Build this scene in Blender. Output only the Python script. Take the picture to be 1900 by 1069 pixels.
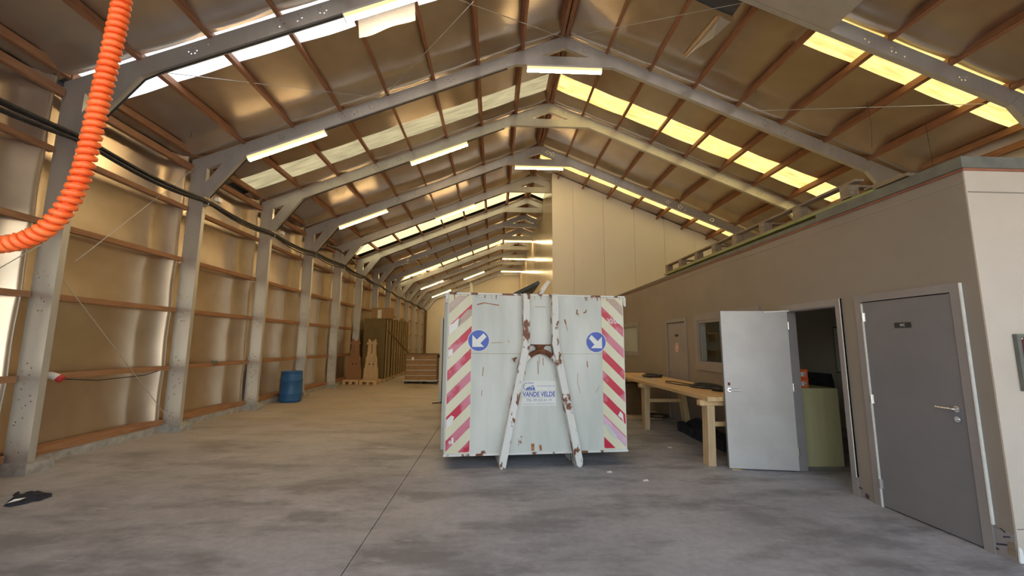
import bpy, bmesh, math, random
from mathutils import Vector, Matrix
random.seed(7)
for o in list(bpy.data.objects): bpy.data.objects.remove(o, do_unlink=True)
scene = bpy.context.scene
COL = scene.collection

# ------------------------------------------------------------------ camera
F_PX, PITCH, YAW, ROLL, CAM_H = 768.44, 7.688, -2.433, 0.381, 1.587
p_, y_, r_ = (math.radians(v) for v in (PITCH, YAW, ROLL))
fw = Vector((-math.sin(y_)*math.cos(p_), math.cos(y_)*math.cos(p_), math.sin(p_)))
rt0 = Vector((math.cos(y_), math.sin(y_), 0)); up0 = rt0.cross(fw)
rt = rt0*math.cos(r_) + up0*math.sin(r_); up = -rt0*math.sin(r_) + up0*math.cos(r_)
cd = bpy.data.cameras.new('camera'); cam = bpy.data.objects.new('camera', cd); COL.objects.link(cam)
cd.sensor_fit = 'HORIZONTAL'; cd.sensor_width = 36; cd.lens = 36*F_PX/1900; cd.clip_start = 0.05; cd.clip_end = 200
cam.matrix_world = Matrix(((rt.x, up.x, -fw.x, 0), (rt.y, up.y, -fw.y, 0), (rt.z, up.z, -fw.z, CAM_H), (0, 0, 0, 1)))
scene.camera = cam

# ------------------------------------------------------------------ world, light, exposure
world = bpy.data.worlds.new('world'); scene.world = world; world.use_nodes = True
wn = world.node_tree.nodes; wl = world.node_tree.links; wn.clear()
sky = wn.new('ShaderNodeTexSky'); sky.sky_type = 'NISHITA'; sky.sun_disc = False
sky.sun_elevation = math.radians(42); sky.sun_rotation = math.radians(70); sky.dust_density = 2.5
bg = wn.new('ShaderNodeBackground'); bg.inputs[1].default_value = 0.66
wo = wn.new('ShaderNodeOutputWorld'); tint = wn.new('ShaderNodeMix'); tint.data_type = 'RGBA'; tint.blend_type = 'MULTIPLY'; tint.inputs[0].default_value = 1
tint.inputs[7].default_value = (1.14, 1.0, 0.86, 1)          # the camera's white balance, over the whole sky
wl.new(sky.outputs[0], tint.inputs[6]); wl.new(tint.outputs[2], bg.inputs[0]); wl.new(bg.outputs[0], wo.inputs[0])
scene.view_settings.view_transform = 'Standard'; scene.view_settings.look = 'None'
scene.view_settings.gamma = 1; scene.view_settings.use_curve_mapping = False
scene.view_settings.exposure = 0.6
scene.cycles.sample_clamp_indirect = 5.0; scene.cycles.blur_glossy = 1.5
pl = bpy.data.lights.new('doorway_portal', 'AREA'); pl.shape = 'RECTANGLE'; pl.size = 10.2; pl.size_y = 4.2
pl.cycles.is_portal = True
po = bpy.data.objects.new('doorway_portal', pl); COL.objects.link(po)
po.location = (1.8, -1.38, 2.1); po.rotation_euler = (math.radians(90), 0, 0)
sl_ = bpy.data.lights.new('sun', 'SUN'); sl_.energy = 5.5; sl_.angle = math.radians(0.6); sl_.color = (1.0, 0.93, 0.84)
so = bpy.data.objects.new('sun', sl_); COL.objects.link(so); so.location = (30, 2, 30)
so.rotation_euler = Vector((1.0, 0.04, 0.95)).to_track_quat('Z', 'Y').to_euler()   # sun stands to the right of the building
LAMP = 46.0          # brightness of the fluorescent diffusers
SKY_YELLOW = 1.0    # daylight through the yellowed roof lights
SKY_WHITE = 1.3      # daylight through the clear roof lights

# ------------------------------------------------------------------ materials
MATS = {}
def nodes_of(name):
    m = bpy.data.materials.new(name); m.use_nodes = True
    nt = m.node_tree; b = nt.nodes['Principled BSDF']; return m, nt, b
def mat(name, c1, c2=None, scale=6.0, rough=0.6, metal=0.0, bump=0.0, bscale=None, stretch=(1, 1, 1), spec=0.5,
        lo=0.35, hi=0.65, rough2=None, detail=6, coord='Object'):
    if name in MATS: return MATS[name]
    m, nt, b = nodes_of(name); N = nt.nodes; L = nt.links
    b.inputs['Roughness'].default_value = rough; b.inputs['Metallic'].default_value = metal
    b.inputs['Specular IOR Level'].default_value = spec
    b.inputs['Base Color'].default_value = (*c1, 1)
    if c2 or bump:
        tc = N.new('ShaderNodeTexCoord'); mp = N.new('ShaderNodeMapping'); mp.inputs['Scale'].default_value = stretch
        L.new(tc.outputs[coord], mp.inputs[0])
    if c2:
        nz = N.new('ShaderNodeTexNoise'); nz.inputs['Scale'].default_value = scale; nz.inputs['Detail'].default_value = detail
        nz.inputs['Roughness'].default_value = 0.6
        L.new(mp.outputs[0], nz.inputs[0])
        cr = N.new('ShaderNodeValToRGB'); cr.color_ramp.elements[0].position = lo; cr.color_ramp.elements[1].position = hi
        cr.color_ramp.elements[0].color = (*c1, 1); cr.color_ramp.elements[1].color = (*c2, 1)
        L.new(nz.outputs[0], cr.inputs[0]); L.new(cr.outputs[0], b.inputs['Base Color'])
        if rough2 is not None:
            mr = N.new('ShaderNodeMapRange'); mr.inputs[1].default_value = lo; mr.inputs[2].default_value = hi
            mr.inputs[3].default_value = rough; mr.inputs[4].default_value = rough2
            L.new(nz.outputs[0], mr.inputs[0]); L.new(mr.outputs[0], b.inputs['Roughness'])
    if bump:
        n2 = N.new('ShaderNodeTexNoise'); n2.inputs['Scale'].default_value = bscale or scale*3; n2.inputs['Detail'].default_value = 4
        L.new(mp.outputs[0], n2.inputs[0])
        bp = N.new('ShaderNodeBump'); bp.inputs['Strength'].default_value = bump; bp.inputs['Distance'].default_value = 0.02
        L.new(n2.outputs[0], bp.inputs['Height']); L.new(bp.outputs[0], b.inputs['Normal'])
    MATS[name] = m; return m
def mat_emit(name, col, strength, base=(0.8, 0.8, 0.8), mottle=None, scale=(1, 1, 1)):
    m, nt, b = nodes_of(name); N = nt.nodes; L = nt.links
    b.inputs['Base Color'].default_value = (*base, 1); b.inputs['Roughness'].default_value = 0.4
    b.inputs['Emission Color'].default_value = (*col, 1); b.inputs['Emission Strength'].default_value = strength
    if mottle:
        tc = N.new('ShaderNodeTexCoord'); mp = N.new('ShaderNodeMapping'); mp.inputs['Scale'].default_value = scale
        L.new(tc.outputs['Object'], mp.inputs[0])
        nz = N.new('ShaderNodeTexNoise'); nz.inputs['Scale'].default_value = 3; nz.inputs['Detail'].default_value = 8
        nz.inputs['Roughness'].default_value = 0.65
        L.new(mp.outputs[0], nz.inputs[0])
        cr = N.new('ShaderNodeValToRGB'); cr.color_ramp.elements[0].position = 0.3; cr.color_ramp.elements[1].position = 0.62
        cr.color_ramp.elements[0].color = (*mottle, 1); cr.color_ramp.elements[1].color = (*col, 1)
        L.new(nz.outputs[0], cr.inputs[0]); L.new(cr.outputs[0], b.inputs['Emission Color'])
    MATS[name] = m; return m
def mat_paint_rust(name, paint, rust_amt, scale=5.0, paint2=None, rough=0.45):
    """painted steel with rust patches where two noises agree"""
    m, nt, b = nodes_of(name); N = nt.nodes; L = nt.links
    tc = N.new('ShaderNodeTexCoord')
    n1 = N.new('ShaderNodeTexNoise'); n1.inputs['Scale'].default_value = scale; n1.inputs['Detail'].default_value = 9; n1.inputs['Roughness'].default_value = 0.62
    mp = N.new('ShaderNodeMapping'); mp.inputs['Scale'].default_value = (1, 1, 0.55); L.new(tc.outputs['Object'], mp.inputs[0]); L.new(mp.outputs[0], n1.inputs[0])
    r1 = N.new('ShaderNodeValToRGB'); r1.color_ramp.elements[0].position = rust_amt; r1.color_ramp.elements[1].position = rust_amt+0.035
    L.new(n1.outputs[0], r1.inputs[0])
    n2 = N.new('ShaderNodeTexNoise'); n2.inputs['Scale'].default_value = 3.5; n2.inputs['Detail'].default_value = 8
    mp2 = N.new('ShaderNodeMapping'); mp2.inputs['Scale'].default_value = (1, 1, 0.22); L.new(tc.outputs['Object'], mp2.inputs[0]); L.new(mp2.outputs[0], n2.inputs[0])
    r2 = N.new('ShaderNodeValToRGB'); r2.color_ramp.elements[0].color = (*paint, 1); r2.color_ramp.elements[1].color = (*(paint2 or paint), 1)
    r2.color_ramp.elements[0].position = 0.35; r2.color_ramp.elements[1].position = 0.65
    L.new(n2.outputs[0], r2.inputs[0])
    n3 = N.new('ShaderNodeTexNoise'); n3.inputs['Scale'].default_value = 22; L.new(tc.outputs['Object'], n3.inputs[0])
    r3 = N.new('ShaderNodeValToRGB'); r3.color_ramp.elements[0].color = (0.09, 0.028, 0.012, 1); r3.color_ramp.elements[1].color = (0.33, 0.11, 0.035, 1)
    L.new(n3.outputs[0], r3.inputs[0])
    mx = N.new('ShaderNodeMix'); mx.data_type = 'RGBA'
    L.new(r1.outputs[0], mx.inputs[0]); L.new(r2.outputs[0], mx.inputs[6]); L.new(r3.outputs[0], mx.inputs[7])
    L.new(mx.outputs[2], b.inputs['Base Color']); b.inputs['Roughness'].default_value = rough
    bp = N.new('ShaderNodeBump'); bp.inputs['Strength'].default_value = 0.25; bp.inputs['Distance'].default_value = 0.01
    L.new(n1.outputs[0], bp.inputs['Height']); L.new(bp.outputs[0], b.inputs['Normal'])
    MATS[name] = m; return m
def mat_floor():
    m, nt, b = nodes_of('concrete_floor'); N = nt.nodes; L = nt.links
    tc = N.new('ShaderNodeTexCoord'); geo = N.new('ShaderNodeNewGeometry')
    def noise(scale, detail, rough, stretch=(1, 1, 1), src=None):
        mp = N.new('ShaderNodeMapping'); mp.inputs['Scale'].default_value = stretch; L.new(geo.outputs['Position'], mp.inputs[0])
        n = N.new('ShaderNodeTexNoise'); n.inputs['Scale'].default_value = scale; n.inputs['Detail'].default_value = detail; n.inputs['Roughness'].default_value = rough
        L.new(mp.outputs[0], n.inputs[0]); return n.outputs[0]
    def ramp(src, a, b_, ca, cb):
        r = N.new('ShaderNodeValToRGB'); r.color_ramp.elements[0].position = a; r.color_ramp.elements[1].position = b_
        r.color_ramp.elements[0].color = (*ca, 1); r.color_ramp.elements[1].color = (*cb, 1); L.new(src, r.inputs[0]); return r.outputs[0]
    def mix(f, a, b_, mode='MIX'):
        x = N.new('ShaderNodeMix'); x.data_type = 'RGBA'; x.blend_type = mode
        if isinstance(f, float): x.inputs[0].default_value = f
        else: L.new(f, x.inputs[0])
        L.new(a, x.inputs[6]); L.new(b_, x.inputs[7]); return x.outputs[2]
    base = ramp(noise(0.9, 9, 0.62), 0.32, 0.7, (0.365, 0.36, 0.38), (0.565, 0.56, 0.585))
    fine = ramp(noise(14, 8, 0.7), 0.3, 0.75, (0.70, 0.70, 0.70), (1, 1, 1))
    base = mix(0.8, base, fine, 'MULTIPLY')
    # tyre and drag marks, drawn out across the hall
    streak = ramp(noise(1.6, 7, 0.66, (0.55, 1.25, 1)), 0.47, 0.62, (0, 0, 0), (1, 1, 1))
    dark = N.new('ShaderNodeRGB'); dark.outputs[0].default_value = (0.17, 0.165, 0.17, 1)
    s2 = N.new('ShaderNodeMath'); s2.operation = 'MULTIPLY'; s2.inputs[1].default_value = 0.7; L.new(streak, s2.inputs[0])
    base = mix(s2.outputs[0], base, dark.outputs[0])
    scuff = ramp(noise(2.3, 10, 0.75, (0.6, 1.6, 1)), 0.60, 0.70, (0, 0, 0), (1, 1, 1))
    pale = N.new('ShaderNodeRGB'); pale.outputs[0].default_value = (0.60, 0.59, 0.56, 1)
    s3 = N.new('ShaderNodeMath'); s3.operation = 'MULTIPLY'; s3.inputs[1].default_value = 0.7; L.new(scuff, s3.inputs[0])
    base = mix(s3.outputs[0], base, pale.outputs[0])
    # tan for dust and painted-in warm hall light, growing back and left
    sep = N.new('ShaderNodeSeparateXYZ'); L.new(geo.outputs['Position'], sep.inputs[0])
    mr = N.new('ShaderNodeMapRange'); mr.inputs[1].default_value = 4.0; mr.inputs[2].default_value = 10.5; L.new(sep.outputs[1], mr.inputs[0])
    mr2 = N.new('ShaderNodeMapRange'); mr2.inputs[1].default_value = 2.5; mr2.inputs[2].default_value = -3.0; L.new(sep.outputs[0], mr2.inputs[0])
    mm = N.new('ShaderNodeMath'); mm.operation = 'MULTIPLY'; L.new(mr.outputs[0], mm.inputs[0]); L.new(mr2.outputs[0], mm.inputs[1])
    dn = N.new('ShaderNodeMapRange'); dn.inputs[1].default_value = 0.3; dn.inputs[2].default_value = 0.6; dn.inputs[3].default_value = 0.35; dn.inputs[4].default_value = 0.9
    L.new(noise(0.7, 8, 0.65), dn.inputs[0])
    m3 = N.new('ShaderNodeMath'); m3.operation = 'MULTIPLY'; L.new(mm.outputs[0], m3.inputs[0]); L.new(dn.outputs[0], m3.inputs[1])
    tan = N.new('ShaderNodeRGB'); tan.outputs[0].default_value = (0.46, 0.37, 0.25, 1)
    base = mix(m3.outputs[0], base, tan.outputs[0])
    L.new(base, b.inputs['Base Color'])
    L.new(ramp(noise(1.1, 6, 0.6), 0.3, 0.7, (0.5, 0.5, 0.5), (0.72, 0.72, 0.72)), b.inputs['Roughness'])
    bp = N.new('ShaderNodeBump'); bp.inputs['Strength'].default_value = 0.12; bp.inputs['Distance'].default_value = 0.01
    L.new(noise(40, 6, 0.7), bp.inputs['Height']); L.new(bp.outputs[0], b.inputs['Normal'])
    MATS['concrete_floor'] = m; return m

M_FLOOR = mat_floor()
M_FOIL = mat('foil_insulation', (0.56, 0.465, 0.365), (0.69, 0.60, 0.49), 1.1, 0.282, 0.92, rough2=0.33, detail=3)
M_ROOFFOIL = mat('roof_foil', (0.50, 0.42, 0.34), (0.62, 0.545, 0.455), 1.0, 0.282, 0.92, rough2=0.33, detail=3)
M_GALV = mat('galvanised_steel', (0.62, 0.63, 0.61), (0.70, 0.70, 0.68), 5, 0.36, 0.7, rough2=0.42, stretch=(1, 1, 0.35))
M_SHEET = mat('outer_sheeting', (0.12, 0.12, 0.12), rough=0.8)
M_PURLIN = mat('purlin_timber', (0.25, 0.105, 0.045), (0.36, 0.17, 0.08), 5, 0.65, 0, 0.1, 30, (6, 0.6, 6))
M_GIRT = mat('girt_timber', (0.29, 0.135, 0.06), (0.41, 0.215, 0.105), 5, 0.65, 0, 0.1, 30, (6, 0.6, 6))
M_PINE = mat('pine_timber', (0.64, 0.41, 0.19), (0.76, 0.54, 0.29), 4, 0.6, 0, 0.06, 20, (5, 0.6, 5))
M_PINE2 = mat('pine_timber_upright', (0.56, 0.38, 0.20), (0.70, 0.52, 0.31), 4, 0.6, 0, 0.06, 20, (5, 5, 0.6))
M_OLDWOOD = mat('weathered_timber', (0.20, 0.15, 0.10), (0.33, 0.26, 0.18), 6, 0.75, 0, 0.1, 25, (5, 0.6, 5))
M_KERB = mat('kerb_concrete', (0.30, 0.29, 0.26), (0.47, 0.45, 0.41), 9, 0.85, 0, 0.4, 40)
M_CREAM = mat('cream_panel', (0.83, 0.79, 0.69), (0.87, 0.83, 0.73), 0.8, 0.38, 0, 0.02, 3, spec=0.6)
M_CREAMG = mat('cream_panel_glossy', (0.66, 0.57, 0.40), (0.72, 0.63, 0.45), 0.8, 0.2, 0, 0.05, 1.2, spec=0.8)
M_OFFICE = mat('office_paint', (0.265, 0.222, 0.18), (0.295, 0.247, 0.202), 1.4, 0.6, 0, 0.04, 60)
M_OFFICE_LIT = mat('office_paint_lit', (0.56, 0.47, 0.38), (0.61, 0.515, 0.42), 1.4, 0.6, 0, 0.04, 60)  # same office paint, with the doorway light painted in as a paler colour
M_FRAME = mat('frame_paint', (0.27, 0.24, 0.23), (0.31, 0.275, 0.26), 3, 0.5)
M_DOOR = mat('door_paint', (0.19, 0.178, 0.185), (0.212, 0.198, 0.205), 2.2, 0.5, 0, 0.03, 40)
M_DOOR_OPEN = mat('steel_door_paint', (0.53, 0.495, 0.46), (0.61, 0.575, 0.54), 2.0, 0.38, 0.1, 0.03, 20)
M_PALE = mat('bare_edge', (0.75, 0.73, 0.66), (0.85, 0.83, 0.77), 20, 0.6)
M_INT = mat('inner_room_wall', (0.58, 0.53, 0.42), (0.62, 0.57, 0.46), 1.5, 0.8)
M_CHROME = mat('polished_metal', (0.75, 0.74, 0.72), (0.82, 0.81, 0.80), 20, 0.25, 1.0)
M_BLACK = mat('black_plastic', (0.015, 0.015, 0.016), (0.035, 0.034, 0.034), 15, 0.5)
M_CABLE = mat('cable_rubber', (0.02, 0.02, 0.022), (0.05, 0.048, 0.046), 18, 0.55)
M_WHITE = mat('white_plastic', (0.78, 0.78, 0.76), (0.84, 0.84, 0.82), 8, 0.45)
M_REDP = mat('red_plastic', (0.55, 0.03, 0.04), (0.65, 0.05, 0.05), 8, 0.4)
M_GLASS = None
def mat_glass():
    m, nt, b = nodes_of('window_glass'); b.inputs['Transmission Weight'].default_value = 1.0
    b.inputs['Roughness'].default_value = 0.02; b.inputs['IOR'].default_value = 1.15; b.inputs['Base Color'].default_value = (0.9, 0.93, 0.9, 1)
    return m
M_GLASS = mat_glass()
M_BLUE = mat('blue_drum_plastic', (0.02, 0.10, 0.26), (0.035, 0.15, 0.36), 3, 0.42, 0, 0.03, 12)
M_ORANGE = mat('orange_hose', (0.95, 0.13, 0.02), (1.0, 0.19, 0.04), 12, 0.35)
M_ORBOX = mat('orange_box_card', (0.72, 0.12, 0.02), (0.80, 0.16, 0.03), 8, 0.55)
M_GREEN = mat('green_panel', (0.50, 0.45, 0.23), (0.56, 0.51, 0.28), 2.0, 0.6, stretch=(6, 6, 0.5))
M_EDGE = mat('board_edge', (0.36, 0.26, 0.11), (0.43, 0.32, 0.15), 3, 0.65)
M_OLIVE = mat('olive_board', (0.165, 0.115, 0.038), (0.20, 0.145, 0.052), 2, 0.6)
M_BROWN = mat('brown_board', (0.15, 0.085, 0.035), (0.21, 0.125, 0.055), 3, 0.65)
M_CARD = mat('cardboard', (0.33, 0.20, 0.10), (0.40, 0.25, 0.13), 5, 0.75)
M_CPAINT = mat_paint_rust('container_paint', (0.61, 0.63, 0.57), 0.665, 3.2, (0.76, 0.76, 0.70), 0.42)
M_CBAR = mat_paint_rust('container_bar_paint', (0.78, 0.76, 0.70), 0.545, 7.0, (0.84, 0.82, 0.77), 0.5)
M_RUST = mat('bare_rust', (0.10, 0.035, 0.016), (0.27, 0.10, 0.04), 14, 0.85, 0, 0.3, 40)
M_STREAK = mat('rust_streak', (0.30, 0.10, 0.035), (0.55, 0.27, 0.12), 25, 0.8)
M_HCREAM = mat_paint_rust('hazard_cream', (0.78, 0.73, 0.50), 0.73, 5.0, (0.84, 0.80, 0.60), 0.4)
M_HRED = mat('hazard_red', (0.62, 0.015, 0.055), (0.70, 0.22, 0.30), 2.3, 0.35, lo=0.46, hi=0.56, detail=3, coord='Object')
M_HPINK = mat('hazard_pink', (0.72, 0.42, 0.58), (0.80, 0.56, 0.68), 5, 0.4)
M_HFADE = mat('hazard_faded', (0.56, 0.40, 0.33), (0.66, 0.53, 0.43), 4, 0.5)
M_BLUESIGN = mat('blue_sign', (0.035, 0.09, 0.48), (0.05, 0.12, 0.56), 5, 0.35)
M_SIGNW = mat('sign_white', (0.86, 0.85, 0.78), (0.9, 0.89, 0.84), 6, 0.4)
M_STICK = mat('sticker_white', (0.80, 0.80, 0.74), (0.85, 0.85, 0.80), 6, 0.4)
M_INKB = mat('ink_blue', (0.06, 0.10, 0.42), (0.08, 0.13, 0.46), 30, 0.5)
M_INKV = mat('ink_violet', (0.30, 0.29, 0.50), (0.36, 0.35, 0.55), 30, 0.5)
M_DARKRED = mat('dark_red_board', (0.07, 0.012, 0.01), (0.11, 0.02, 0.016), 6, 0.25)
M_CLOTH = mat('dark_cloth', (0.012, 0.013, 0.02), (0.035, 0.037, 0.055), 14, 0.9, 0, 0.4, 40)
M_SCUFF = mat('dark_scuff', (0.02, 0.015, 0.035), (0.07, 0.06, 0.10), 25, 0.7)
M_REDTRIM = mat('red_brown_trim', (0.28, 0.10, 0.055), (0.36, 0.15, 0.08), 6, 0.6)
M_GREYCAP = mat('grey_capping', (0.13, 0.13, 0.105), (0.19, 0.185, 0.15), 5, 0.7)
M_GREENPLANK = mat('green_plank', (0.24, 0.27, 0.09), (0.33, 0.36, 0.14), 5, 0.6, stretch=(5, 0.6, 5))
M_SLATE = mat('slate_sheet', (0.09, 0.10, 0.11), (0.12, 0.135, 0.145), 2, 0.5)
M_APRON = mat('outside_concrete', (0.42, 0.41, 0.39), (0.50, 0.49, 0.47), 1.2, 0.9)
M_PALESTICK = mat('pale_yellow_lath', (0.78, 0.66, 0.33), (0.84, 0.73, 0.42), 5, 0.5)
M_BUBBLE = mat('bubble_sheet', (0.80, 0.79, 0.82), (0.92, 0.91, 0.93), 60, 0.35, 0, 0.5, 90)
E_LAMP = mat_emit('lit_diffuser', (1.0, 0.70, 0.34), LAMP, (0.9, 0.85, 0.7))
E_AMBER = mat_emit('lit_diffuser_flank', (1.0, 0.62, 0.20), 1.0, (0.9, 0.8, 0.6))
E_YELL = mat_emit('yellowed_rooflight', (1.0, 0.80, 0.30), SKY_YELLOW, (0.5, 0.4, 0.2), (0.70, 0.42, 0.10), (0.6, 4, 1))
E_WHITE = mat_emit('clear_rooflight', (0.93, 0.95, 1.0), SKY_WHITE, (0.6, 0.6, 0.6), (0.70, 0.72, 0.80), (0.5, 5, 1))
E_DULL = mat_emit('dull_rooflight', (0.60, 0.52, 0.30), 0.6, (0.4, 0.38, 0.3), (0.28, 0.25, 0.14), (0.5, 3, 1))  # weaker, mottled emission than the clear sheets
E_FARW = mat_emit('far_rooflight', (1.0, 0.84, 0.45), 1.0, (0.5, 0.45, 0.3), (0.75, 0.6, 0.28), (0.5, 3, 1))

# ------------------------------------------------------------------ mesh helpers
class MB:
    def __init__(s): s.v = []; s.f = []; s.smooth = []
    def add(s, vs, fs, smooth=False):
        n = len(s.v); s.v += [tuple(v) for v in vs]; s.f += [tuple(i+n for i in f) for f in fs]; s.smooth += [smooth]*len(fs); return s
    def box(s, x0, x1, y0, y1, z0, z1):
        vs = [(x, y, z) for z in (z0, z1) for y in (y0, y1) for x in (x0, x1)]
        return s.add(vs, [(0, 2, 3, 1), (4, 5, 7, 6), (0, 1, 5, 4), (2, 6, 7, 3), (0, 4, 6, 2), (1, 3, 7, 5)])
    def prism(s, poly, h0, h1, axis='y'):
        """poly: 2-D outline; axis y: (x,z) swept along y; axis x: (y,z) along x; axis z: (x,y) along z"""
        n = len(poly)
        def P(a, b, h): return (a, h, b) if axis == 'y' else ((h, a, b) if axis == 'x' else (a, b, h))
        vs = [P(a, b, h0) for a, b in poly] + [P(a, b, h1) for a, b in poly]
        fs = [tuple(range(n)), tuple(range(2*n-1, n-1, -1))] + [(i, i+n, (i+1) % n+n, (i+1) % n) for i in range(n)]
        return s.add(vs, fs)
    def bar(s, a, b, w, h, upv=(0, 0, 1), ext=0):
        a, b = Vector(a), Vector(b); d = (b-a).normalized(); u = Vector(upv)
        sx = d.cross(u)
        if sx.length < 1e-4: sx = d.cross(Vector((1, 0, 0)))
        sx.normalize(); sy = sx.cross(d).normalized(); a = a-d*ext; b = b+d*ext
        vs = [q + sx*(i*w/2) + sy*(j*h/2) for q in (a, b) for i, j in ((-1, -1), (1, -1), (1, 1), (-1, 1))]
        return s.add(vs, [(0, 3, 2, 1), (4, 5, 6, 7), (0, 1, 5, 4), (1, 2, 6, 5), (2, 3, 7, 6), (3, 0, 4, 7)])
    def tube(s, pts, r, n=8, smooth=True, cap=True):
        pts = [Vector(p) for p in pts]; m = len(pts); vs = []; fs = []; ref = None
        for i, p in enumerate(pts):
            d = (pts[min(i+1, m-1)] - pts[max(i-1, 0)]).normalized()
            if ref is None:
                ref = Vector((0, 0, 1)) if abs(d.z) < 0.9 else Vector((1, 0, 0))
            a = ref - d*ref.dot(d); a.normalize(); b = d.cross(a); ref = a
            rr = r(i/(m-1)) if callable(r) else r
            for k in range(n):
                t = 2*math.pi*k/n; vs.append(p + (a*math.cos(t) + b*math.sin(t))*rr)
        for i in range(m-1):
            for k in range(n): fs.append((i*n+k, i*n+(k+1) % n, (i+1)*n+(k+1) % n, (i+1)*n+k))
        s.add(vs, fs, smooth)
        if cap: s.add(vs[:n], [tuple(range(n-1, -1, -1))]); s.add(vs[-n:], [tuple(range(n))])
        return s
    def lathe(s, prof, n=32, c=(0, 0, 0), smooth=True):
        vs = []; fs = []
        for r, z in prof:
            for k in range(n):
                t = 2*math.pi*k/n; vs.append((c[0]+r*math.cos(t), c[1]+r*math.sin(t), c[2]+z))
        for i in range(len(prof)-1):
            for k in range(n): fs.append((i*n+k, i*n+(k+1) % n, (i+1)*n+(k+1) % n, (i+1)*n+k))
        return s.add(vs, fs, smooth)
    def disc(s, c, r, y0, y1, n=40):
        return s.prism([(c[0]+r*math.cos(2*math.pi*k/n), c[1]+r*math.sin(2*math.pi*k/n)) for k in range(n)], y0, y1)
    def grid(s, fn, nu, nv, smooth=True):
        vs = [fn(i/nu, j/nv) for j in range(nv+1) for i in range(nu+1)]
        fs = [(j*(nu+1)+i, j*(nu+1)+i+1, (j+1)*(nu+1)+i+1, (j+1)*(nu+1)+i) for j in range(nv) for i in range(nu)]
        return s.add(vs, fs, smooth)
    def mesh(s, name, m=None, fixn=True):
        me = bpy.data.meshes.new(name); me.from_pydata(s.v, [], s.f); 
        if any(s.smooth): me.polygons.foreach_set('use_smooth', s.smooth)
        if fixn:
            bm = bmesh.new(); bm.from_mesh(me); bmesh.ops.recalc_face_normals(bm, faces=bm.faces); bm.to_mesh(me); bm.free()
        me.update()
        if m: me.materials.append(m)
        return me
def link(name, me, parent=None, loc=None):
    o = bpy.data.objects.new(name, me); COL.objects.link(o)
    if parent: o.parent = parent
    if loc: o.location = loc
    return o
def put(name, mb, m, parent=None, world=False, loc=None, bevel=0.0, fixn=True):
    """one mesh object; world=True: the shape is in world coordinates although the parent stands elsewhere"""
    o = link(name, mb.mesh(name, m, fixn) if isinstance(mb, MB) else mb, parent, loc)
    if parent and world: o.matrix_parent_inverse = PM[parent.name].inverted()
    PM[o.name] = PM[parent.name].copy() if (parent and not world) else Matrix.Identity(4)
    if loc and not parent: PM[o.name] = Matrix.Translation(loc)
    if bevel:
        b = o.modifiers.new('bevel', 'BEVEL'); b.width = bevel; b.segments = 2; b.limit_method = 'ANGLE'
    return o
PM = {}
def tag(o, label, cat, group=None):
    o['label'] = label; o['category'] = cat
    if group: o['group'] = group
    return o
def struct(o, label=None):
    o['kind'] = 'structure'
    if label: o['label'] = label
    return o
def thing(name, label, cat, loc=(0, 0, 0), rz=0, group=None):
    o = bpy.data.objects.new(name, None); COL.objects.link(o); o.empty_display_size = 0.2
    o.location = loc; o.rotation_euler = (0, 0, rz)
    PM[o.name] = Matrix.Translation(loc) @ Matrix.Rotation(rz, 4, 'Z')
    return tag(o, label, cat, group)
def dup(root, loc, rot=None, label=None):
    r = root.copy(); COL.objects.link(r); r.location = loc
    if rot: r.rotation_euler = rot
    if label: r['label'] = label
    for ch in [c for c in bpy.data.objects if c.parent == root]:
        c = ch.copy(); COL.objects.link(c); c.parent = r
        for g in [q for q in bpy.data.objects if q.parent == ch]:
            d = g.copy(); COL.objects.link(d); d.parent = c
    return r
def text_mesh(txt, width, height, m, name='lettering', depth=0.0, bold=0.0):
    cu = bpy.data.curves.new(name, 'FONT'); cu.body = txt; cu.size = 1; cu.extrude = 0.0; cu.offset = bold; cu.resolution_u = 3
    ob = bpy.data.objects.new(name, cu); COL.objects.link(ob)
    dg = bpy.context.evaluated_depsgraph_get(); me = bpy.data.meshes.new_from_object(ob.evaluated_get(dg))
    bpy.data.objects.remove(ob, do_unlink=True); bpy.data.curves.remove(cu)
    xs = [v.co.x for v in me.vertices]; ys = [v.co.y for v in me.vertices]
    x0, x1, y0, y1 = min(xs), max(xs), min(ys), max(ys)
    for v in me.vertices:   # centred, standing up in the xz plane, read from -y
        v.co = ((v.co.x-(x0+x1)/2)*width/(x1-x0), 0, (v.co.y-(y0+y1)/2)*height/(y1-y0))
    me.materials.clear(); me.materials.append(m); me.name = name; return me
def clip_rect(poly, x0, x1, z0, z1):
    def cut(ps, inside, inter):
        out = []
        for i in range(len(ps)):
            a, b = ps[i-1], ps[i]
            if inside(b):
                if not inside(a): out.append(inter(a, b))
                out.append(b)
            elif inside(a): out.append(inter(a, b))
        return out
    def ix(c): return lambda a, b: (c, a[1]+(b[1]-a[1])*(c-a[0])/(b[0]-a[0]))
    def iz(c): return lambda a, b: (a[0]+(b[0]-a[0])*(c-a[1])/(b[1]-a[1]), c)
    for ins, it in ((lambda p: p[0] >= x0, ix(x0)), (lambda p: p[0] <= x1, ix(x1)), (lambda p: p[1] >= z0, iz(z0)), (lambda p: p[1] <= z1, iz(z1))):
        if poly: poly = cut(poly, ins, it)
    return poly
def drill(me, cutter):
    """real bolt holes: me minus the cutter shape"""
    a = bpy.data.objects.new('tmp_a', me); b = bpy.data.objects.new('tmp_b', cutter.mesh('tmp'))
    COL.objects.link(a); COL.objects.link(b)
    md = a.modifiers.new('holes', 'BOOLEAN'); md.operation = 'DIFFERENCE'; md.solver = 'EXACT'; md.object = b
    dg = bpy.context.evaluated_depsgraph_get(); r = bpy.data.meshes.new_from_object(a.evaluated_get(dg)); r.name = me.name
    bpy.data.objects.remove(a); bpy.data.objects.remove(b); return r
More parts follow.
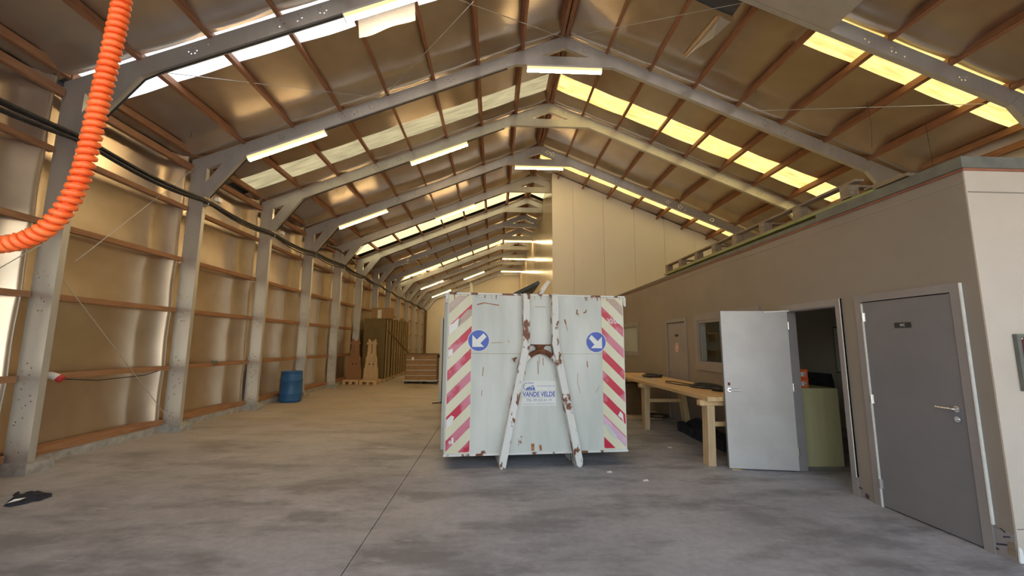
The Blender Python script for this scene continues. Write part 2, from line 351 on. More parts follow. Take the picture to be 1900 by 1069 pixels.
def sstep(a, b, x):
    t = max(0, min(1, (x-a)/(b-a))); return t*t*(3-2*t)

# ------------------------------------------------------------------ building dimensions
XO, XI, ZE = -5.607, -5.335, 4.917           # left column outer / inner edge, eave height
XR, ZR = 1.345, 7.737                        # ridge
SL = (ZR-ZE)/(XR-XO)
XOR = 2*XR-XO
Y0F, SP, NF = 5.214, 2.3105, 13
YK = [Y0F+SP*k for k in range(NF)]
Y_FRONT, Y_BACK = -1.4, 33.2
def ztop(x): return ZR - SL*abs(x-XR)
def fz(x): return max(0.0, (-1.03-x)*0.0172)  # the left half of the floor rises to the wall
XOFF = 3.91; ZOFF = 3.05; YOFF = 3.15         # office wall
Y_TALL, X_TALL = 13.9, 1.99                   # tall partition

# ------------------------------------------------------------------ floor
fl = struct(put('floor', MB().box(-6.2, 9.0, Y_FRONT-0.3, Y_BACK+0.5, -0.30, -0.03), M_KERB))
ysp = [Y_FRONT-0.3, 5.69, 14.8, 24.0, Y_BACK+0.3]
for i in range(4):
    ya, yb = ysp[i]+0.002, ysp[i+1]-0.002
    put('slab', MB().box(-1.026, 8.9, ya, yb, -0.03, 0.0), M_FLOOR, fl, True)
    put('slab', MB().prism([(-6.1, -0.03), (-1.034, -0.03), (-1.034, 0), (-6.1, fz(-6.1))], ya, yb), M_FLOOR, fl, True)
struct(put('ground', MB().box(-40, 40, -60, Y_FRONT-0.3, -0.3, -0.01), M_APRON))

# ------------------------------------------------------------------ left wall
ZG = [1.14, 2.14, 3.045, 3.985]
wl_ = struct(put('wall_left', MB().box(-6.0, -5.91, Y_FRONT, Y_BACK, -0.1, 5.06), M_SHEET))
bays = [(YK[0]-2*SP, YK[0]-SP), (YK[0]-SP, YK[0])] + [(YK[k], YK[k+1]) for k in range(NF-1)]
bays = [(Y_FRONT, YK[0]-2*SP)] + bays
def wall_foil(y0, y1):
    lv = [0.24] + ZG + [4.93]
    def fn(u, v):
        y = y0 + (y1-y0)*u; t = y1-y
        z = 0.24 + (4.93-0.24)*v
        s = min(1, max(0, (0.50-t)/0.40)); x = -5.81 + 0.215*s**2 + 0.04*sstep(0.25, 0, y-y0) - 0.14*(max(0, 0.10-t)/0.10)**1.6
        for a, b in zip(lv, lv[1:]):
            if a <= z <= b:
                q = (z-a)/(b-a); x -= 0.030*math.sin(math.pi*q)*(1-0.4*s)
        return (x, y, z)
    n = [0, 0.05, 0.1, 0.2, 0.4, 0.6, 0.70] + [0.73+0.015*i for i in range(19)]
    mb = MB(); nv = 40
    vs = [fn(u, j/nv) for j in range(nv+1) for u in n]; w = len(n)
    fs = [(j*w+i, j*w+i+1, (j+1)*w+i+1, (j+1)*w+i) for j in range(nv) for i in range(w-1)]
    mb.add(vs, fs, True); return mb
bay_mesh = wall_foil(0, SP).mesh('foil_panel', M_FOIL, False)
gmesh = MB().box(-0.05, 0.02, 0.08, SP-0.02, -0.038, 0.038).mesh('girt', M_GIRT)
smesh = MB().box(-0.2, 0.0, 0.07, SP-0.05, -0.045, 0.045).mesh('sill_timber', M_GIRT)
emesh = MB().box(-0.035, 0.035, 0.0, SP-0.02, -0.055, 0.055).mesh('eave_timber', M_GIRT)
kmesh = MB().box(-0.22, 0.10, 0.0, SP, -0.2, 0.2).mesh('kerb', M_KERB)
for (a, b) in bays:
    if abs((b-a)-SP) > 0.01:
        put('foil_panel', wall_foil(a, b), M_FOIL, wl_, True, fixn=False); continue
    link('foil_panel', bay_mesh, wl_, (0, a, 0))
    for z in ZG: link('girt', gmesh, wl_, (-5.60, a+0.01, z))
    link('sill_timber', smesh, wl_, (-5.57, a+0.03, 0.235))
    link('eave_timber', emesh, wl_, (-5.60, a+0.01, 4.76))
    link('eave_timber', emesh, wl_, (-5.56, a+0.01, 5.02))
    link('kerb', kmesh, wl_, (-5.68, a, -0.01))

# ------------------------------------------------------------------ other walls
struct(put('wall_right', MB().box(8.42, 8.6, Y_FRONT, Y_BACK, 0, 5.2), M_CREAM))
struct(put('wall_back', MB().prism([(-5.9, 0), (8.5, 0), (8.5, 4.9), (XR, ZR+0.2), (-5.9, 4.9)], Y_BACK, Y_BACK+0.15), M_CREAM))
wf = MB()
OX0, OX1, OZ = -3.3, 6.9, 4.2                # the open gateway behind the camera
wf.prism([(-6.0, 0), (OX0, 0), (OX0, OZ), (OX0, ztop(OX0)+0.2), (-6.0, ztop(-6.0)+0.2)], Y_FRONT-0.15, Y_FRONT)
wf.prism([(OX0, OZ), (OX1, OZ), (OX1, ztop(OX1)+0.2), (XR, ZR+0.2), (OX0, ztop(OX0)+0.2)], Y_FRONT-0.15, Y_FRONT)
wf.prism([(OX1, 0), (8.6, 0), (8.6, ztop(8.6)+0.2), (OX1, ztop(OX1)+0.2)], Y_FRONT-0.15, Y_FRONT)
struct(put('wall_front', wf, M_GREYCAP))

# tall partition: cream sandwich panels, one object each
wp = struct(put('wall_partition', MB().prism([(X_TALL+0.05, 0), (8.41, 0), (8.41, ztop(8.41)+0.1), (X_TALL+0.05, ztop(X_TALL)+0.12)], Y_TALL+0.03, Y_TALL+0.1), M_CREAM))
xs = [X_TALL, 2.72, 3.78, 4.86, 5.92, 7.0, 8.41]
for a, b in zip(xs, xs[1:]):
    put('panel', MB().prism([(a+0.004, 0), (b-0.004, 0), (b-0.004, ztop(b)+0.12), (a+0.004, ztop(a)+0.12)], Y_TALL, Y_TALL+0.03), M_CREAM, wp, True)
ys = [Y_TALL] + [Y_TALL+1.9+2.4*i for i in range(8)] ; ys = [y for y in ys if y < Y_BACK-0.5] + [Y_BACK]
for a, b in zip(ys, ys[1:]):
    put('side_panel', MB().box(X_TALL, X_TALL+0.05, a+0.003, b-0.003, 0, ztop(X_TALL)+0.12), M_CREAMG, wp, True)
put('corner_trim', MB().box(X_TALL-0.012, X_TALL+0.04, Y_TALL-0.012, Y_TALL+0.03, 0, ztop(X_TALL)+0.05), M_CREAM, wp, True)

# ------------------------------------------------------------------ ceiling: sheeting, foil, roof lights, purlins
cl = struct(put('ceiling', MB().prism([(-6.0, ztop(-6.0)+0.30), (XR, ZR+0.30), (8.6, ztop(8.6)+0.30), (8.6, ztop(8.6)+0.36), (XR, ZR+0.36), (-6.0, ztop(-6.0)+0.36)], Y_FRONT-0.15, Y_BACK+0.15), M_SHEET))
PD = 0.15
def scoop(y):
    """drop of the roof foil just before each frame"""
    d = 0
    for yk in [YK[0]-2*SP, YK[0]-SP] + YK:
        t = yk-y
        if 0 <= t < 0.46: s = min(1, (0.46-t)/0.30); d = 0.14*s*s if t > 0.16 else 0.14 - 0.05*(0.16-t)/0.16
        elif -0.22 < t < 0: d = 0.09*(1+t/0.22)**2
    return d
PUR_L = [XR-0.868*i for i in range(1, 8)]     # purlin lines, left slope
PUR_R = [2*XR-x for x in PUR_L]
def roof_foil(side, y0, y1, x0, x1):
    nodes = sorted([XO] + PUR_L + [XR-0.02]) if side < 0 else sorted([XR+0.02] + PUR_R + [XOR])
    nodes = [x for x in nodes if x0-1e-6 <= x <= x1+1e-6]
    if not nodes or nodes[0] > x0+1e-3: nodes = [x0]+nodes
    if nodes[-1] < x1-1e-3: nodes = nodes+[x1]
    nd = []
    for a, b in zip(nodes, nodes[1:]): nd += [(a+(b-a)*q/4, q/4) for q in range(4)]
    nd.append((nodes[-1], 0))
    ny = max(3, int((y1-y0)/0.045))
    vs = []
    for j in range(ny+1):
        y = y0+(y1-y0)*j/ny
        for x, q in nd: vs.append((x, y, ztop(x)+PD - scoop(y) - 0.018*math.sin(math.pi*q) - 0.008*math.sin(3.1*y+2*x)))
    w = len(nd)
    return MB().add(vs, [(j*w+i, j*w+i+1, (j+1)*w+i+1, (j+1)*w+i) for j in range(ny) for i in range(w-1)], True)
def rooflight(side, y0, y1, x0, x1, m, parent=cl):
    nu = 2; nv = 36; vs = []
    y0 -= 0.07; y1 += 0.07
    for j in range(nv+1):
        y = y0+(y1-y0)*j/nv
        for x in (x0, (x0+x1)/2, x1): vs.append((x, y, ztop(x)+PD+0.02+0.012*math.sin(2*math.pi*j/6)))
    return put('rooflight_sheet', MB().add(vs, [(j*3+i, j*3+i+1, (j+1)*3+i+1, (j+1)*3+i) for j in range(nv) for i in range(2)], True), m, parent, True, fixn=False)
SKL = [(5.24, 5.90, E_WHITE), (8.84, 9.44, E_DULL), (15.72, 16.58, E_FARW), (23.1, 23.95, E_FARW), (30.5, 31.2, E_FARW)]
SKR = [(5.24, 5.90, E_YELL), (8.84, 9.42, E_YELL), (12.5, 13.25, E_YELL), (16.0, 16.6, E_FARW), (19.6, 20.2, E_YELL), (23.2, 23.8, E_YELL)]
cuts = [Y_FRONT] + [YK[0]-2*SP, YK[0]-SP] + YK + [Y_BACK]
for side, SK in ((-1, SKL), (1, SKR)):
    for a, b in zip(cuts, cuts[1:]):
        hit = [s for s in SK if s[0] < b and s[1] > a]
        xa, xb = (XO-0.3, XR-0.02) if side < 0 else (XR+0.02, XOR+0.3)
        if side > 0 and a > Y_TALL: xb = X_TALL
        elif side > 0 and b > Y_TALL: b = Y_TALL+0.03
        segs = [(a, b)]
        for s in hit:
            segs = [q for seg in segs for q in ((seg[0], min(seg[1], s[0])), (max(seg[0], s[1]), seg[1])) if q[1]-q[0] > 0.01]
        for q in segs: put('foil_panel', roof_foil(side, q[0], q[1], xa, xb), M_ROOFFOIL, cl, True, fixn=False)
    if side > 0: put('foil_panel', roof_foil(1, Y_TALL+0.03, YK[4], XR+0.02, X_TALL), M_ROOFFOIL, cl, True, fixn=False)
    for i, (a, b, m) in enumerate(SK):
        xa, xb = (XO+0.03, XR-0.05) if side < 0 else (XR+0.09, XOR-0.03)
        if side > 0 and a > Y_TALL: xb = X_TALL
        if side > 0 and i == 0:      # this one is partly patched over
            rooflight(1, a, b, 4.84, xb, m)
            put('slate_patch', MB().prism([(2.25, ztop(2.25)+PD), (3.80, ztop(3.80)+PD), (3.80, ztop(3.80)+PD+0.02), (2.25, ztop(2.25)+PD+0.02)], a, b+0.05), M_SLATE, cl, True)
            put('foil_patch', roof_foil(1, a-0.0, b+0.03, 3.80, 4.84), M_ROOFFOIL, cl, True, fixn=False)
            put('foil_patch', roof_foil(1, a, b, XR+0.02, 2.25), M_ROOFFOIL, cl, True, fixn=False)
        else: rooflight(side, a, b, xa, xb, m)
pm = MB().box(-0.028, 0.028, 0.0, SP-0.015, -0.075, 0.075).mesh('purlin', M_PURLIN)
pme = MB().box(-0.035, 0.035, 0.0, SP-0.015, -0.08, 0.08).mesh('ridge_purlin', M_PURLIN)
ang = math.atan(SL)
for a in [YK[0]-2*SP, YK[0]-SP] + YK[:-1]:
    for x in PUR_L + PUR_R:
        if x > X_TALL and a > Y_TALL: continue
        me = pm
        if x > X_TALL and a+SP > Y_TALL+0.3:
            if 'purlin_short' not in MATS: MATS['purlin_short'] = MB().box(-0.028, 0.028, 0.0, Y_TALL-a-0.01, -0.075, 0.075).mesh('purlin', M_PURLIN)
            me = MATS['purlin_short']
        o = link('purlin', me, cl, (x, a+0.01, ztop(x)+0.055)); o.rotation_euler = (0, -ang if x < XR else ang, 0)
    if a < Y_TALL-SP+0.5:
        link('eave_timber', emesh, cl, (XOR-0.05, a+0.01, 5.03)); link('eave_timber', emesh, cl, (XOR-0.02, a+0.01, 4.76))
    for x in (XR-0.075, XR+0.075):
        o = link('ridge_purlin', pme, cl, (x, a+0.01, ztop(x)+0.06)); o.rotation_euler = (0, -ang if x < XR else ang, 0)

# torn flap of foil with a bare batten behind it, right slope in the first bay
def rp(x, y, dz=0): return Vector((x, y, ztop(x)+PD+dz))
put('torn_foil_flap', MB().add([rp(3.62, 5.97, -0.02), rp(3.84, 5.99, -0.01), rp(3.71, 6.35, -0.09), rp(3.59, 6.75, -0.06), rp(3.52, 7.15, -0.03), rp(3.57, 6.5, -0.005)],
    [(0, 1, 2, 5), (5, 2, 3), (5, 3, 4)]), M_GALV, cl, True, fixn=False)
put('bare_batten', MB().bar(rp(3.60, 5.98, -0.05), rp(3.50, 7.0, -0.045), 0.05, 0.03), M_PINE, cl, True)

# ------------------------------------------------------------------ portal frames
RD = 0.262
def plate_with_flanges(poly, edges, y0=0.0, t=0.006, fl_=0.075):
    web = MB().prism(poly, y0, y0+t); fla = MB()
    for i, j in edges:
        a, b = Vector(poly[i]), Vector(poly[j]); c = sum((Vector(q) for q in poly), Vector((0, 0)))/len(poly)
        n = Vector((-(b-a).y, (b-a).x)).normalized()
        if n.dot(c-a) < 0: n = -n
        fla.prism([tuple(a), tuple(b), tuple(b+n*t), tuple(a+n*t)], y0+t, y0+fl_)
        fla.prism([tuple(a), tuple(b), tuple(b+n*0.022), tuple(a+n*0.022)], y0+fl_, y0+fl_+t)
    return web, fla
def rnd_holes(mb, pts, r=0.011):
    for x, z in pts: mb.disc((x, z), r, -0.03, 0.03, 8)
    return mb
RB = lambda x: ztop(x)-RD
col_poly = [(XO, 0.2), (XI, 0.2), (XI, RB(XI)), (XO, ZE)]
raf_poly = [(XO, ZE), (XI, RB(XI)), (XR, ZR-RD), (XR, ZR)]
mirror = lambda ps: [(2*XR-x, z) for x, z in ps]
def cluster(cx, cz, n, R):
    out = []
    for i in range(n):
        a = 2*math.pi*i/n; out.append((cx+R*math.cos(a), cz+R*0.9*math.sin(a)))
    return out
hc = []
for zc in (0.42, 0.72, 1.0, 1.3, 2.0, 2.35):
    for i in range(5): hc.append((XO+0.05+random.random()*0.16, zc+random.uniform(-0.13, 0.13)))
hr = []
for xc, n in ((-4.98, 4), (-4.05, 7), (-3.86, 1), (-2.95, 4), (-2.72, 4), (-2.40, 6), (-0.9, 4)):
    zc = ztop(xc)-RD/2
    hr += cluster(xc, zc+0.01, n, 0.055) if n > 1 else [(xc, zc+0.03)]
hR = []
for xc, n in ((5.35, 4), (5.72, 5), (5.86, 1), (6.70, 6), (7.62, 4), (1.6, 4), (1.75, 5)):
    zc = ztop(xc)-RD/2; hR += cluster(xc, zc, n, 0.055) if n > 1 else [(xc, zc-0.05)]
def dedupe(pts, d=0.03):
    out = []
    for p in pts:
        if all((p[0]-q[0])**2+(p[1]-q[1])**2 > d*d for q in out): out.append(p)
    return out
def join(a, b, name):
    """web mesh (drilled) plus flanges into one mesh"""
    bm = bmesh.new(); bm.from_mesh(a); bm.from_mesh(b); me = bpy.data.meshes.new(name); bm.to_mesh(me); bm.free()
    me.materials.append(M_GALV); return me
w, f = plate_with_flanges(col_poly, [(0, 3), (1, 2)]); ME_COL = join(drill(w.mesh('w'), rnd_holes(MB(), dedupe(hc))), f.mesh('f'), 'column')
w, f = plate_with_flanges(raf_poly, [(0, 3), (1, 2)]); ME_RAF = join(drill(w.mesh('w'), rnd_holes(MB(), dedupe(hr))), f.mesh('f'), 'rafter')
w, f = plate_with_flanges(mirror(col_poly), [(0, 3), (1, 2)]); ME_COLR = join(w.mesh('w'), f.mesh('f'), 'column')
w, f = plate_with_flanges(mirror(raf_poly), [(0, 3), (1, 2)]); ME_RAFR = join(drill(w.mesh('w'), rnd_holes(MB(), dedupe(hR))), f.mesh('f'), 'rafter')
cutx = X_TALL-0.005
w, f = plate_with_flanges([(cutx, ztop(cutx)), (cutx, RB(cutx)), (XR, ZR-RD), (XR, ZR)], [(0, 3), (1, 2)]); ME_RAFS = join(w.mesh('w'), f.mesh('f'), 'rafter')
br = [(-5.495, 4.25), (-5.285, 4.215), (-4.665, 5.03), (-4.835, 5.19)]
w, f = plate_with_flanges(br, [(0, 3), (1, 2)], -0.012); ME_BR = join(w.mesh('w'), f.mesh('f'), 'knee_brace')
w, f = plate_with_flanges(mirror(br), [(0, 3), (1, 2)], -0.012); ME_BRR = join(w.mesh('w'), f.mesh('f'), 'knee_brace')
co = [(0.185, 7.07), (2.505, 7.07), (2.505, 7.268), (0.185, 7.268)]
w, f = plate_with_flanges(co, [(0, 1), (2, 3)], -0.012); ME_CO = join(w.mesh('w'), f.mesh('f'), 'collar_tie')
co2 = [(0.185, 7.07), (cutx, 7.07), (cutx, 7.268), (0.185, 7.268)]
w, f = plate_with_flanges(co2, [(0, 1), (2, 3)], -0.012); ME_CO2 = join(w.mesh('w'), f.mesh('f'), 'collar_tie')
ME_PAD = MB().prism([(XO-0.02, 0.0), (-5.26, 0.0), (-5.27, 0.2), (XO, 0.2)], -0.07, 0.24).mesh('base_pad', M_KERB)
ME_PADR = MB().prism(mirror([(XO-0.02, 0.0), (-5.26, 0.0), (-5.27, 0.2), (XO, 0.2)]), -0.07, 0.24).mesh('base_pad', M_KERB)
# conduit clipped along the underside of the left rafter and brace
pts = [(-5.25, 0.03, 4.2), (-4.63, 0.03, 5.0)] + [(x, 0.03, RB(x)-0.02) for x in (-4.4, -3, -1.5, 0.2)]
ME_CON = MB().tube(pts, 0.012, 6).mesh('conduit', M_BLACK)
ordinal = ['nearest', 'second', 'third', 'fourth', 'fifth', 'sixth', 'seventh', 'eighth', 'ninth', 'tenth', 'eleventh', 'twelfth', 'last']
for k, yk in enumerate(YK):
    lab = ('galvanised steel portal frame %s the camera, skylights crossing behind it' % ordinal[0] if k == 0 else
           'last galvanised portal frame, standing against the cream end wall' if k == 12 else
           '%s galvanised steel portal frame counted from the camera' % ordinal[k])
    fr = thing('portal_frame', lab, 'steel frame', (XO, yk, 0), 0, 'galvanised portal frames of the hall')
    L0 = (-XO, 0, 0)
    link('column', ME_COL, fr, L0); link('base_pad', ME_PAD, fr, L0); link('rafter', ME_RAF, fr, L0); link('knee_brace', ME_BR, fr, L0)
    link('conduit', ME_CON, fr, L0)
    if yk < Y_TALL:
        link('column', ME_COLR, fr, L0); link('rafter', ME_RAFR, fr, L0); link('knee_brace', ME_BRR, fr, L0); link('base_pad', ME_PADR, fr, L0)
        if k > 0: link('collar_tie', ME_CO, fr, L0)
    else:
        link('rafter', ME_RAFS, fr, L0); link('collar_tie', ME_CO2, fr, L0)
    if k == 0: link('collar_tie', ME_CO, fr, L0)

# steel channel assembly hung under the nearest right rafter
ch = thing('steel_channel', 'grey folded steel channel hung under the nearest right rafter', 'channel', (3.8, 5.1, 6.3))
def sx(x, d): return (x, ztop(x)-RD+d)
put('bottom_plate', MB().prism([sx(2.6, 0.0), sx(4.77, 0.0), sx(4.77, -0.012), sx(2.6, -0.012)], 4.55, 5.2), M_GALV, ch, True)
put('end_flange', MB().box(4.765, 4.775, 4.1, 5.2, 6.085, 6.23), M_GALV, ch, True)
put('side_flange', MB().prism([sx(2.6, 0.0), sx(4.77, 0.0), sx(4.77, 0.16), sx(2.6, 0.16)], 4.54, 4.55), M_GALV, ch, True)
put('angle_bracket', MB().box(4.3, 4.34, 4.35, 4.55, 6.28, 6.9).box(4.34, 4.5, 4.53, 4.55, 6.28, 6.9), M_GALV, ch, True)
put('angle_bracket', MB().bar((4.45, 4.45, 6.3), (4.0, 4.2, 6.75), 0.05, 0.01), M_GALV, ch, True)

# ------------------------------------------------------------------ bracing rods
def rod(a, b, label, r=0.006):
    o = put('bracing_rod', MB().tube([a, b], r, 6), M_GALV); return tag(o, label, 'rod', 'thin bracing rods')
rod((-5.50, YK[0]+0.06, 2.55), (-5.50, YK[1]-0.05, 0.32), 'thin bracing rod slanting down the left wall beyond the nearest column')
rod((-5.48, YK[1]-0.03, 4.80), (-5.48, YK[0]+0.35, 2.62), 'thin bracing rod rising up the left wall to the second column')
rod((-5.50, 3.4, 1.05), (-5.50, YK[0]-0.06, 2.75), 'thin bracing rod on the left wall in front of the nearest column')
def rfp(x, y, d=-0.05): return (x, y, ztop(x)+d)
rod(rfp(-2.18, YK[1]-0.04), rfp(0.40, YK[0]+0.1, 0.0), 'thin roof rod rising right from the second left rafter')
rod(rfp(-2.22, YK[1]-0.04), rfp(-4.9, YK[0]+0.1, 0.0), 'thin roof rod running left from the second left rafter')
rod(rfp(XR-0.05, YK[1]-0.05), rfp(-1.2, YK[0]+0.1), 'thin roof rod leaving the second ridge joint to the left')
rod(rfp(XR+0.05, YK[1]-0.05), rfp(3.9, YK[0]+0.1), 'thin roof rod leaving the second ridge joint to the right')
rod(rfp(5.0, YK[1]-0.05), rfp(7.4, YK[0]+0.3), 'thin roof rod running to the yellow skylight on the right slope')
def wire(x, y, z0, label):
    o = put('hanging_wire', MB().tube([(x, y, ztop(x)+0.05), (x+0.02, y-0.01, (z0+ztop(x))/2), (x-0.01, y, z0)], 0.0035, 5), M_CABLE); tag(o, label, 'wire', 'thin wires hanging from the roof')
wire(4.90, 7.1, 6.42, 'thin hanging wire above the second right rafter, near the torn foil')
wire(6.35, 6.35, 4.9, 'thin hanging wire left of the nearest yellow skylight')
wire(7.35, 6.35, 4.2, 'thin hanging wire below the middle of the nearest yellow skylight')
wire(-5.3, 7.0, 5.25, 'thin hanging wire beside the left eave before the second frame')

# ------------------------------------------------------------------ fluorescent lamps
def make_lamp():
    t = thing('fluorescent_lamp', 'lamp', 'lamp', (0, 0, 0), 0, 'lit fluorescent lamps')
    n = 9; L_ = 0.74
    arc = [(0.062*math.cos(math.pi+math.pi*i/n), 0.005+0.075*math.sin(math.pi+math.pi*i/n)) for i in range(n+1)]
    df = put('diffuser', MB().prism(arc, -L_, L_, 'x'), E_LAMP, t); df.data.materials.append(E_AMBER)
    for pg in df.data.polygons:
        if abs(pg.normal.x) > 0.5 or pg.normal.z > -0.62: pg.material_index = 1
    put('housing', MB().prism([(-0.068, 0.006), (0.068, 0.006), (0.06, 0.045), (-0.06, 0.045)], -L_-0.01, L_+0.01, 'x'), M_WHITE, t)
    for s in (-1, 1):
        cap = [(0.066*math.cos(math.pi+math.pi*i/n), 0.005+0.079*math.sin(math.pi+math.pi*i/n)) for i in range(n+1)]
        put('end_cap', MB().prism(cap, s*L_, s*(L_+0.015), 'x'), M_WHITE, t)
    return t
lamp0 = make_lamp(); used = [False]
def lamp(x0, x1, k, label, tie=False, dz=-0.055):
    xc = (x0+x1)/2
    if tie: loc = (xc, YK[k]+0.03, 7.07+dz+0.004); rot = (0, 0, 0)
    else: loc = (xc, YK[k]+0.03, RB(xc)+dz); rot = (0, -ang, 0)
    if not used[0]:
        used[0] = True; lamp0.location = loc; lamp0.rotation_euler = rot; lamp0['label'] = label
    else: dup(lamp0, loc, rot, label)
lamp(-2.11, -0.72, 0, 'lit fluorescent lamp at the top edge with a white sheet hung behind it')
lamp(-4.63, -3.24, 1, 'long lit fluorescent lamp under the second left rafter, nearest the left wall')
lamp(0.61, 2.06, 1, 'lit fluorescent lamp under the second frame ridge tie, largest one at the ridge', True)
lamp(-2.11, -0.74, 2, 'lit fluorescent lamp halfway up the third left rafter')
lamp(-4.64, -3.25, 3, 'lit fluorescent lamp low on the fourth left rafter')
lamp(0.61, 2.05, 3, 'lit fluorescent lamp under the fourth ridge tie, beside the cream partition corner', True)
lamp(-2.13, -0.76, 4, 'lit fluorescent lamp halfway up the fifth left rafter')
lamp(-4.64, -3.25, 7, 'lit fluorescent lamp low on the eighth left rafter')
lamp(0.55, 1.9, 7, 'lit fluorescent lamp under the eighth ridge tie, reflected in the cream side panels', True)
lamp(-4.64, -3.25, 9, 'lit fluorescent lamp low on the tenth left rafter')
lamp(0.55, 1.9, 9, 'lit fluorescent lamp under the tenth ridge tie, deep in the hall', True)
lamp(-2.13, -0.76, 10, 'lit fluorescent lamp halfway up the eleventh left rafter, deep in the hall')
lamp(-4.64, -3.25, 11, 'lit fluorescent lamp low on the twelfth left rafter, furthest on that side')
lamp(0.55, 1.9, 11, 'lit fluorescent lamp under the twelfth ridge tie, furthest of all', True)
o = put('bubble_wrap_sheet', MB().grid(lambda u, v: (-2.02+0.80*u, 5.50+0.10*v+0.01*math.sin(9*u), 6.20+0.33*u-0.20+0.24*(1-v)+0.01*math.sin(7*u+3*v)), 14, 5), M_BUBBLE, fixn=False)
tag(o, 'white bubble wrap sheet hanging behind the lamp at the top edge', 'plastic sheet')

# ------------------------------------------------------------------ cable bundle along the left wall
cb = thing('cable_bundle', 'bundle of black cables sagging from column to column along left wall', 'cables', (-5.27, 5.2, 4.1))
for i, (dy, dz, r) in enumerate(((0, 0, 0.022), (0.03, 0.03, 0.018), (-0.02, 0.045, 0.016), (0.035, -0.02, 0.014), (0.01, -0.045, 0.012))):
    pts = []
    y = -1.0
    while y < 32.3:
        u = ((y-YK[0]) % SP)/SP
        pts.append((-5.27+dy, y, 4.13+dz-(0.045+0.012*i)*math.sin(math.pi*u)+0.02*math.sin(0.5*y+i)+0.10*sstep(11, 14, y)*(1-sstep(19, 24, y)))); y += SP/8
    put('cable', MB().tube(pts, r*1.35, 6), M_CABLE, cb, True)
for k in range(0, 6):
    put('cable_hook', MB().box(-5.34, -5.22, YK[k]-0.03, YK[k]-0.012, 4.04, 4.06).box(-5.23, -5.22, YK[k]-0.03, YK[k]-0.012, 4.04, 4.22), M_GALV, cb, True)
for y, lb in ((YK[1]+0.15, 'beside the second column'), (YK[2]+0.2, 'beside the third column')):
    o = put('junction_box', MB().box(-5.24, -5.17, y, y+0.11, 4.19, 4.27).tube([(-5.21, y, 4.22), (-5.21, y-0.05, 4.2)], 0.012, 6), M_WHITE); tag(o, 'small white junction box on the black cables ' + lb, 'junction box', 'junction boxes on the cables')
dct = put('grey_pipe', MB().tube([(-5.25, 12.9, 4.60), (-5.22, 13.8, 4.66), (-5.25, 14.9, 4.62), (-5.3, 15.6, 4.58)], 0.03, 8), M_BLACK); tag(dct, 'short dark pipe above the cables between the fourth and fifth columns', 'pipe')

# ------------------------------------------------------------------ office block
def wall_with_holes(x0, x1, ya, yb, za, zb, holes):
    ysr = sorted({ya, yb, *[h[0] for h in holes], *[h[1] for h in holes]}); zsr = sorted({za, zb, *[h[2] for h in holes], *[h[3] for h in holes]})
    mb = MB()
    for a, b in zip(ysr, ysr[1:]):
        run = None
        for c, d in zip(zsr, zsr[1:]):
            inside = any(h[0] <= (a+b)/2 <= h[1] and h[2] <= (c+d)/2 <= h[3] for h in holes)
            if inside:
                if run: mb.box(x0, x1, a, b, run[0], run[1]); run = None
            else: run = (run[0], d) if run else (c, d)
        if run: mb.box(x0, x1, a, b, run[0], run[1])
    return mb
H_WC = (3.355, 4.225, 0.0, 2.05); H_OPEN = (4.56, 5.42, 0.0, 2.05); H_W1 = (6.05, 7.82, 1.24, 2.05); H_D3 = (8.35, 9.23, 0.0, 2.07); H_W2 = (11.17, 12.6, 1.35, 2.13)
XT = XOFF+0.12
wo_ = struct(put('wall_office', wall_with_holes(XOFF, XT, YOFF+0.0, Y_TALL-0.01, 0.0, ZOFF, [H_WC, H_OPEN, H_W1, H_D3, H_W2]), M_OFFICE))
we = struct(put('wall_office_end', MB().box(XOFF+0.0, 8.41, YOFF-0.012, YOFF-0.0005, 0.0, ZOFF), M_OFFICE_LIT))
put('corner_board', MB().box(XOFF-0.006, XOFF, YOFF, 3.28, 0.0, 0.20), M_FRAME, wo_, True)
put('seam_strip', MB().box(XOFF-0.004, XOFF, YOFF, Y_TALL-0.02, 2.955, 2.965), M_FRAME, wo_, True)
put('seam_strip', MB().box(XOFF+0.01, 8.4, YOFF-0.016, YOFF-0.012, 2.86, 2.87), M_OFFICE, we, True)
put('base_joint', MB().box(XOFF+0.01, 8.4, YOFF-0.015, YOFF-0.012, 0.235, 0.242), M_OFFICE, we, True)
for (yy, zz, w_, h_, t_) in ((3.20, 0.16, 0.05, 0.012, -0.4), (3.24, 0.09, 0.075, 0.014, -0.35), (3.22, 0.20, 0.04, 0.01, 0.5), (3.29, 0.04, 0.06, 0.016, -0.3), (3.31, 0.07, 0.03, 0.012, -0.8), (3.19, 0.10, 0.03, 0.02, 0.9),
                            (4.47, 0.10, 0.05, 0.012, 0.1), (4.49, 0.075, 0.012, 0.05, 0.1), (4.40, 0.04, 0.04, 0.05, 0.2)):
    c, s = math.cos(t_), math.sin(t_)
    ps = [(yy+a*c-b*s, zz+a*s+b*c) for a, b in ((-w_/2, -h_/2), (w_/2, -h_/3), (w_/2*0.8, h_/2), (-w_/2*0.9, h_/3))]
    put('scuff_mark', MB().prism(ps, XOFF-0.0085, XOFF-0.006, 'x'), M_SCUFF, wo_, True)
put('broken_corner', MB().prism([(XOFF-0.010, 0.01), (XOFF+0.03, 0.0), (XOFF+0.02, 0.10), (XOFF-0.002, 0.12)], YOFF-0.018, YOFF-0.008), M_PALE, we, True)
put('broken_corner', MB().prism([(YOFF+0.0, 0.03), (YOFF+0.05, 0.04), (YOFF+0.045, 0.13), (YOFF+0.0, 0.14)], XOFF-0.010, XOFF-0.006, 'x'), M_OLDWOOD, wo_, True)
struct(put('wall_office_rear', MB().box(6.9, 7.0, YOFF, Y_TALL-0.02, 0, 2.85), M_INT))
for yy in (4.39, 8.2, 10.2):
    struct(put('wall_office_cross', MB().box(XT, 6.9, yy-0.04, yy+0.04, 0, 2.85), M_INT))
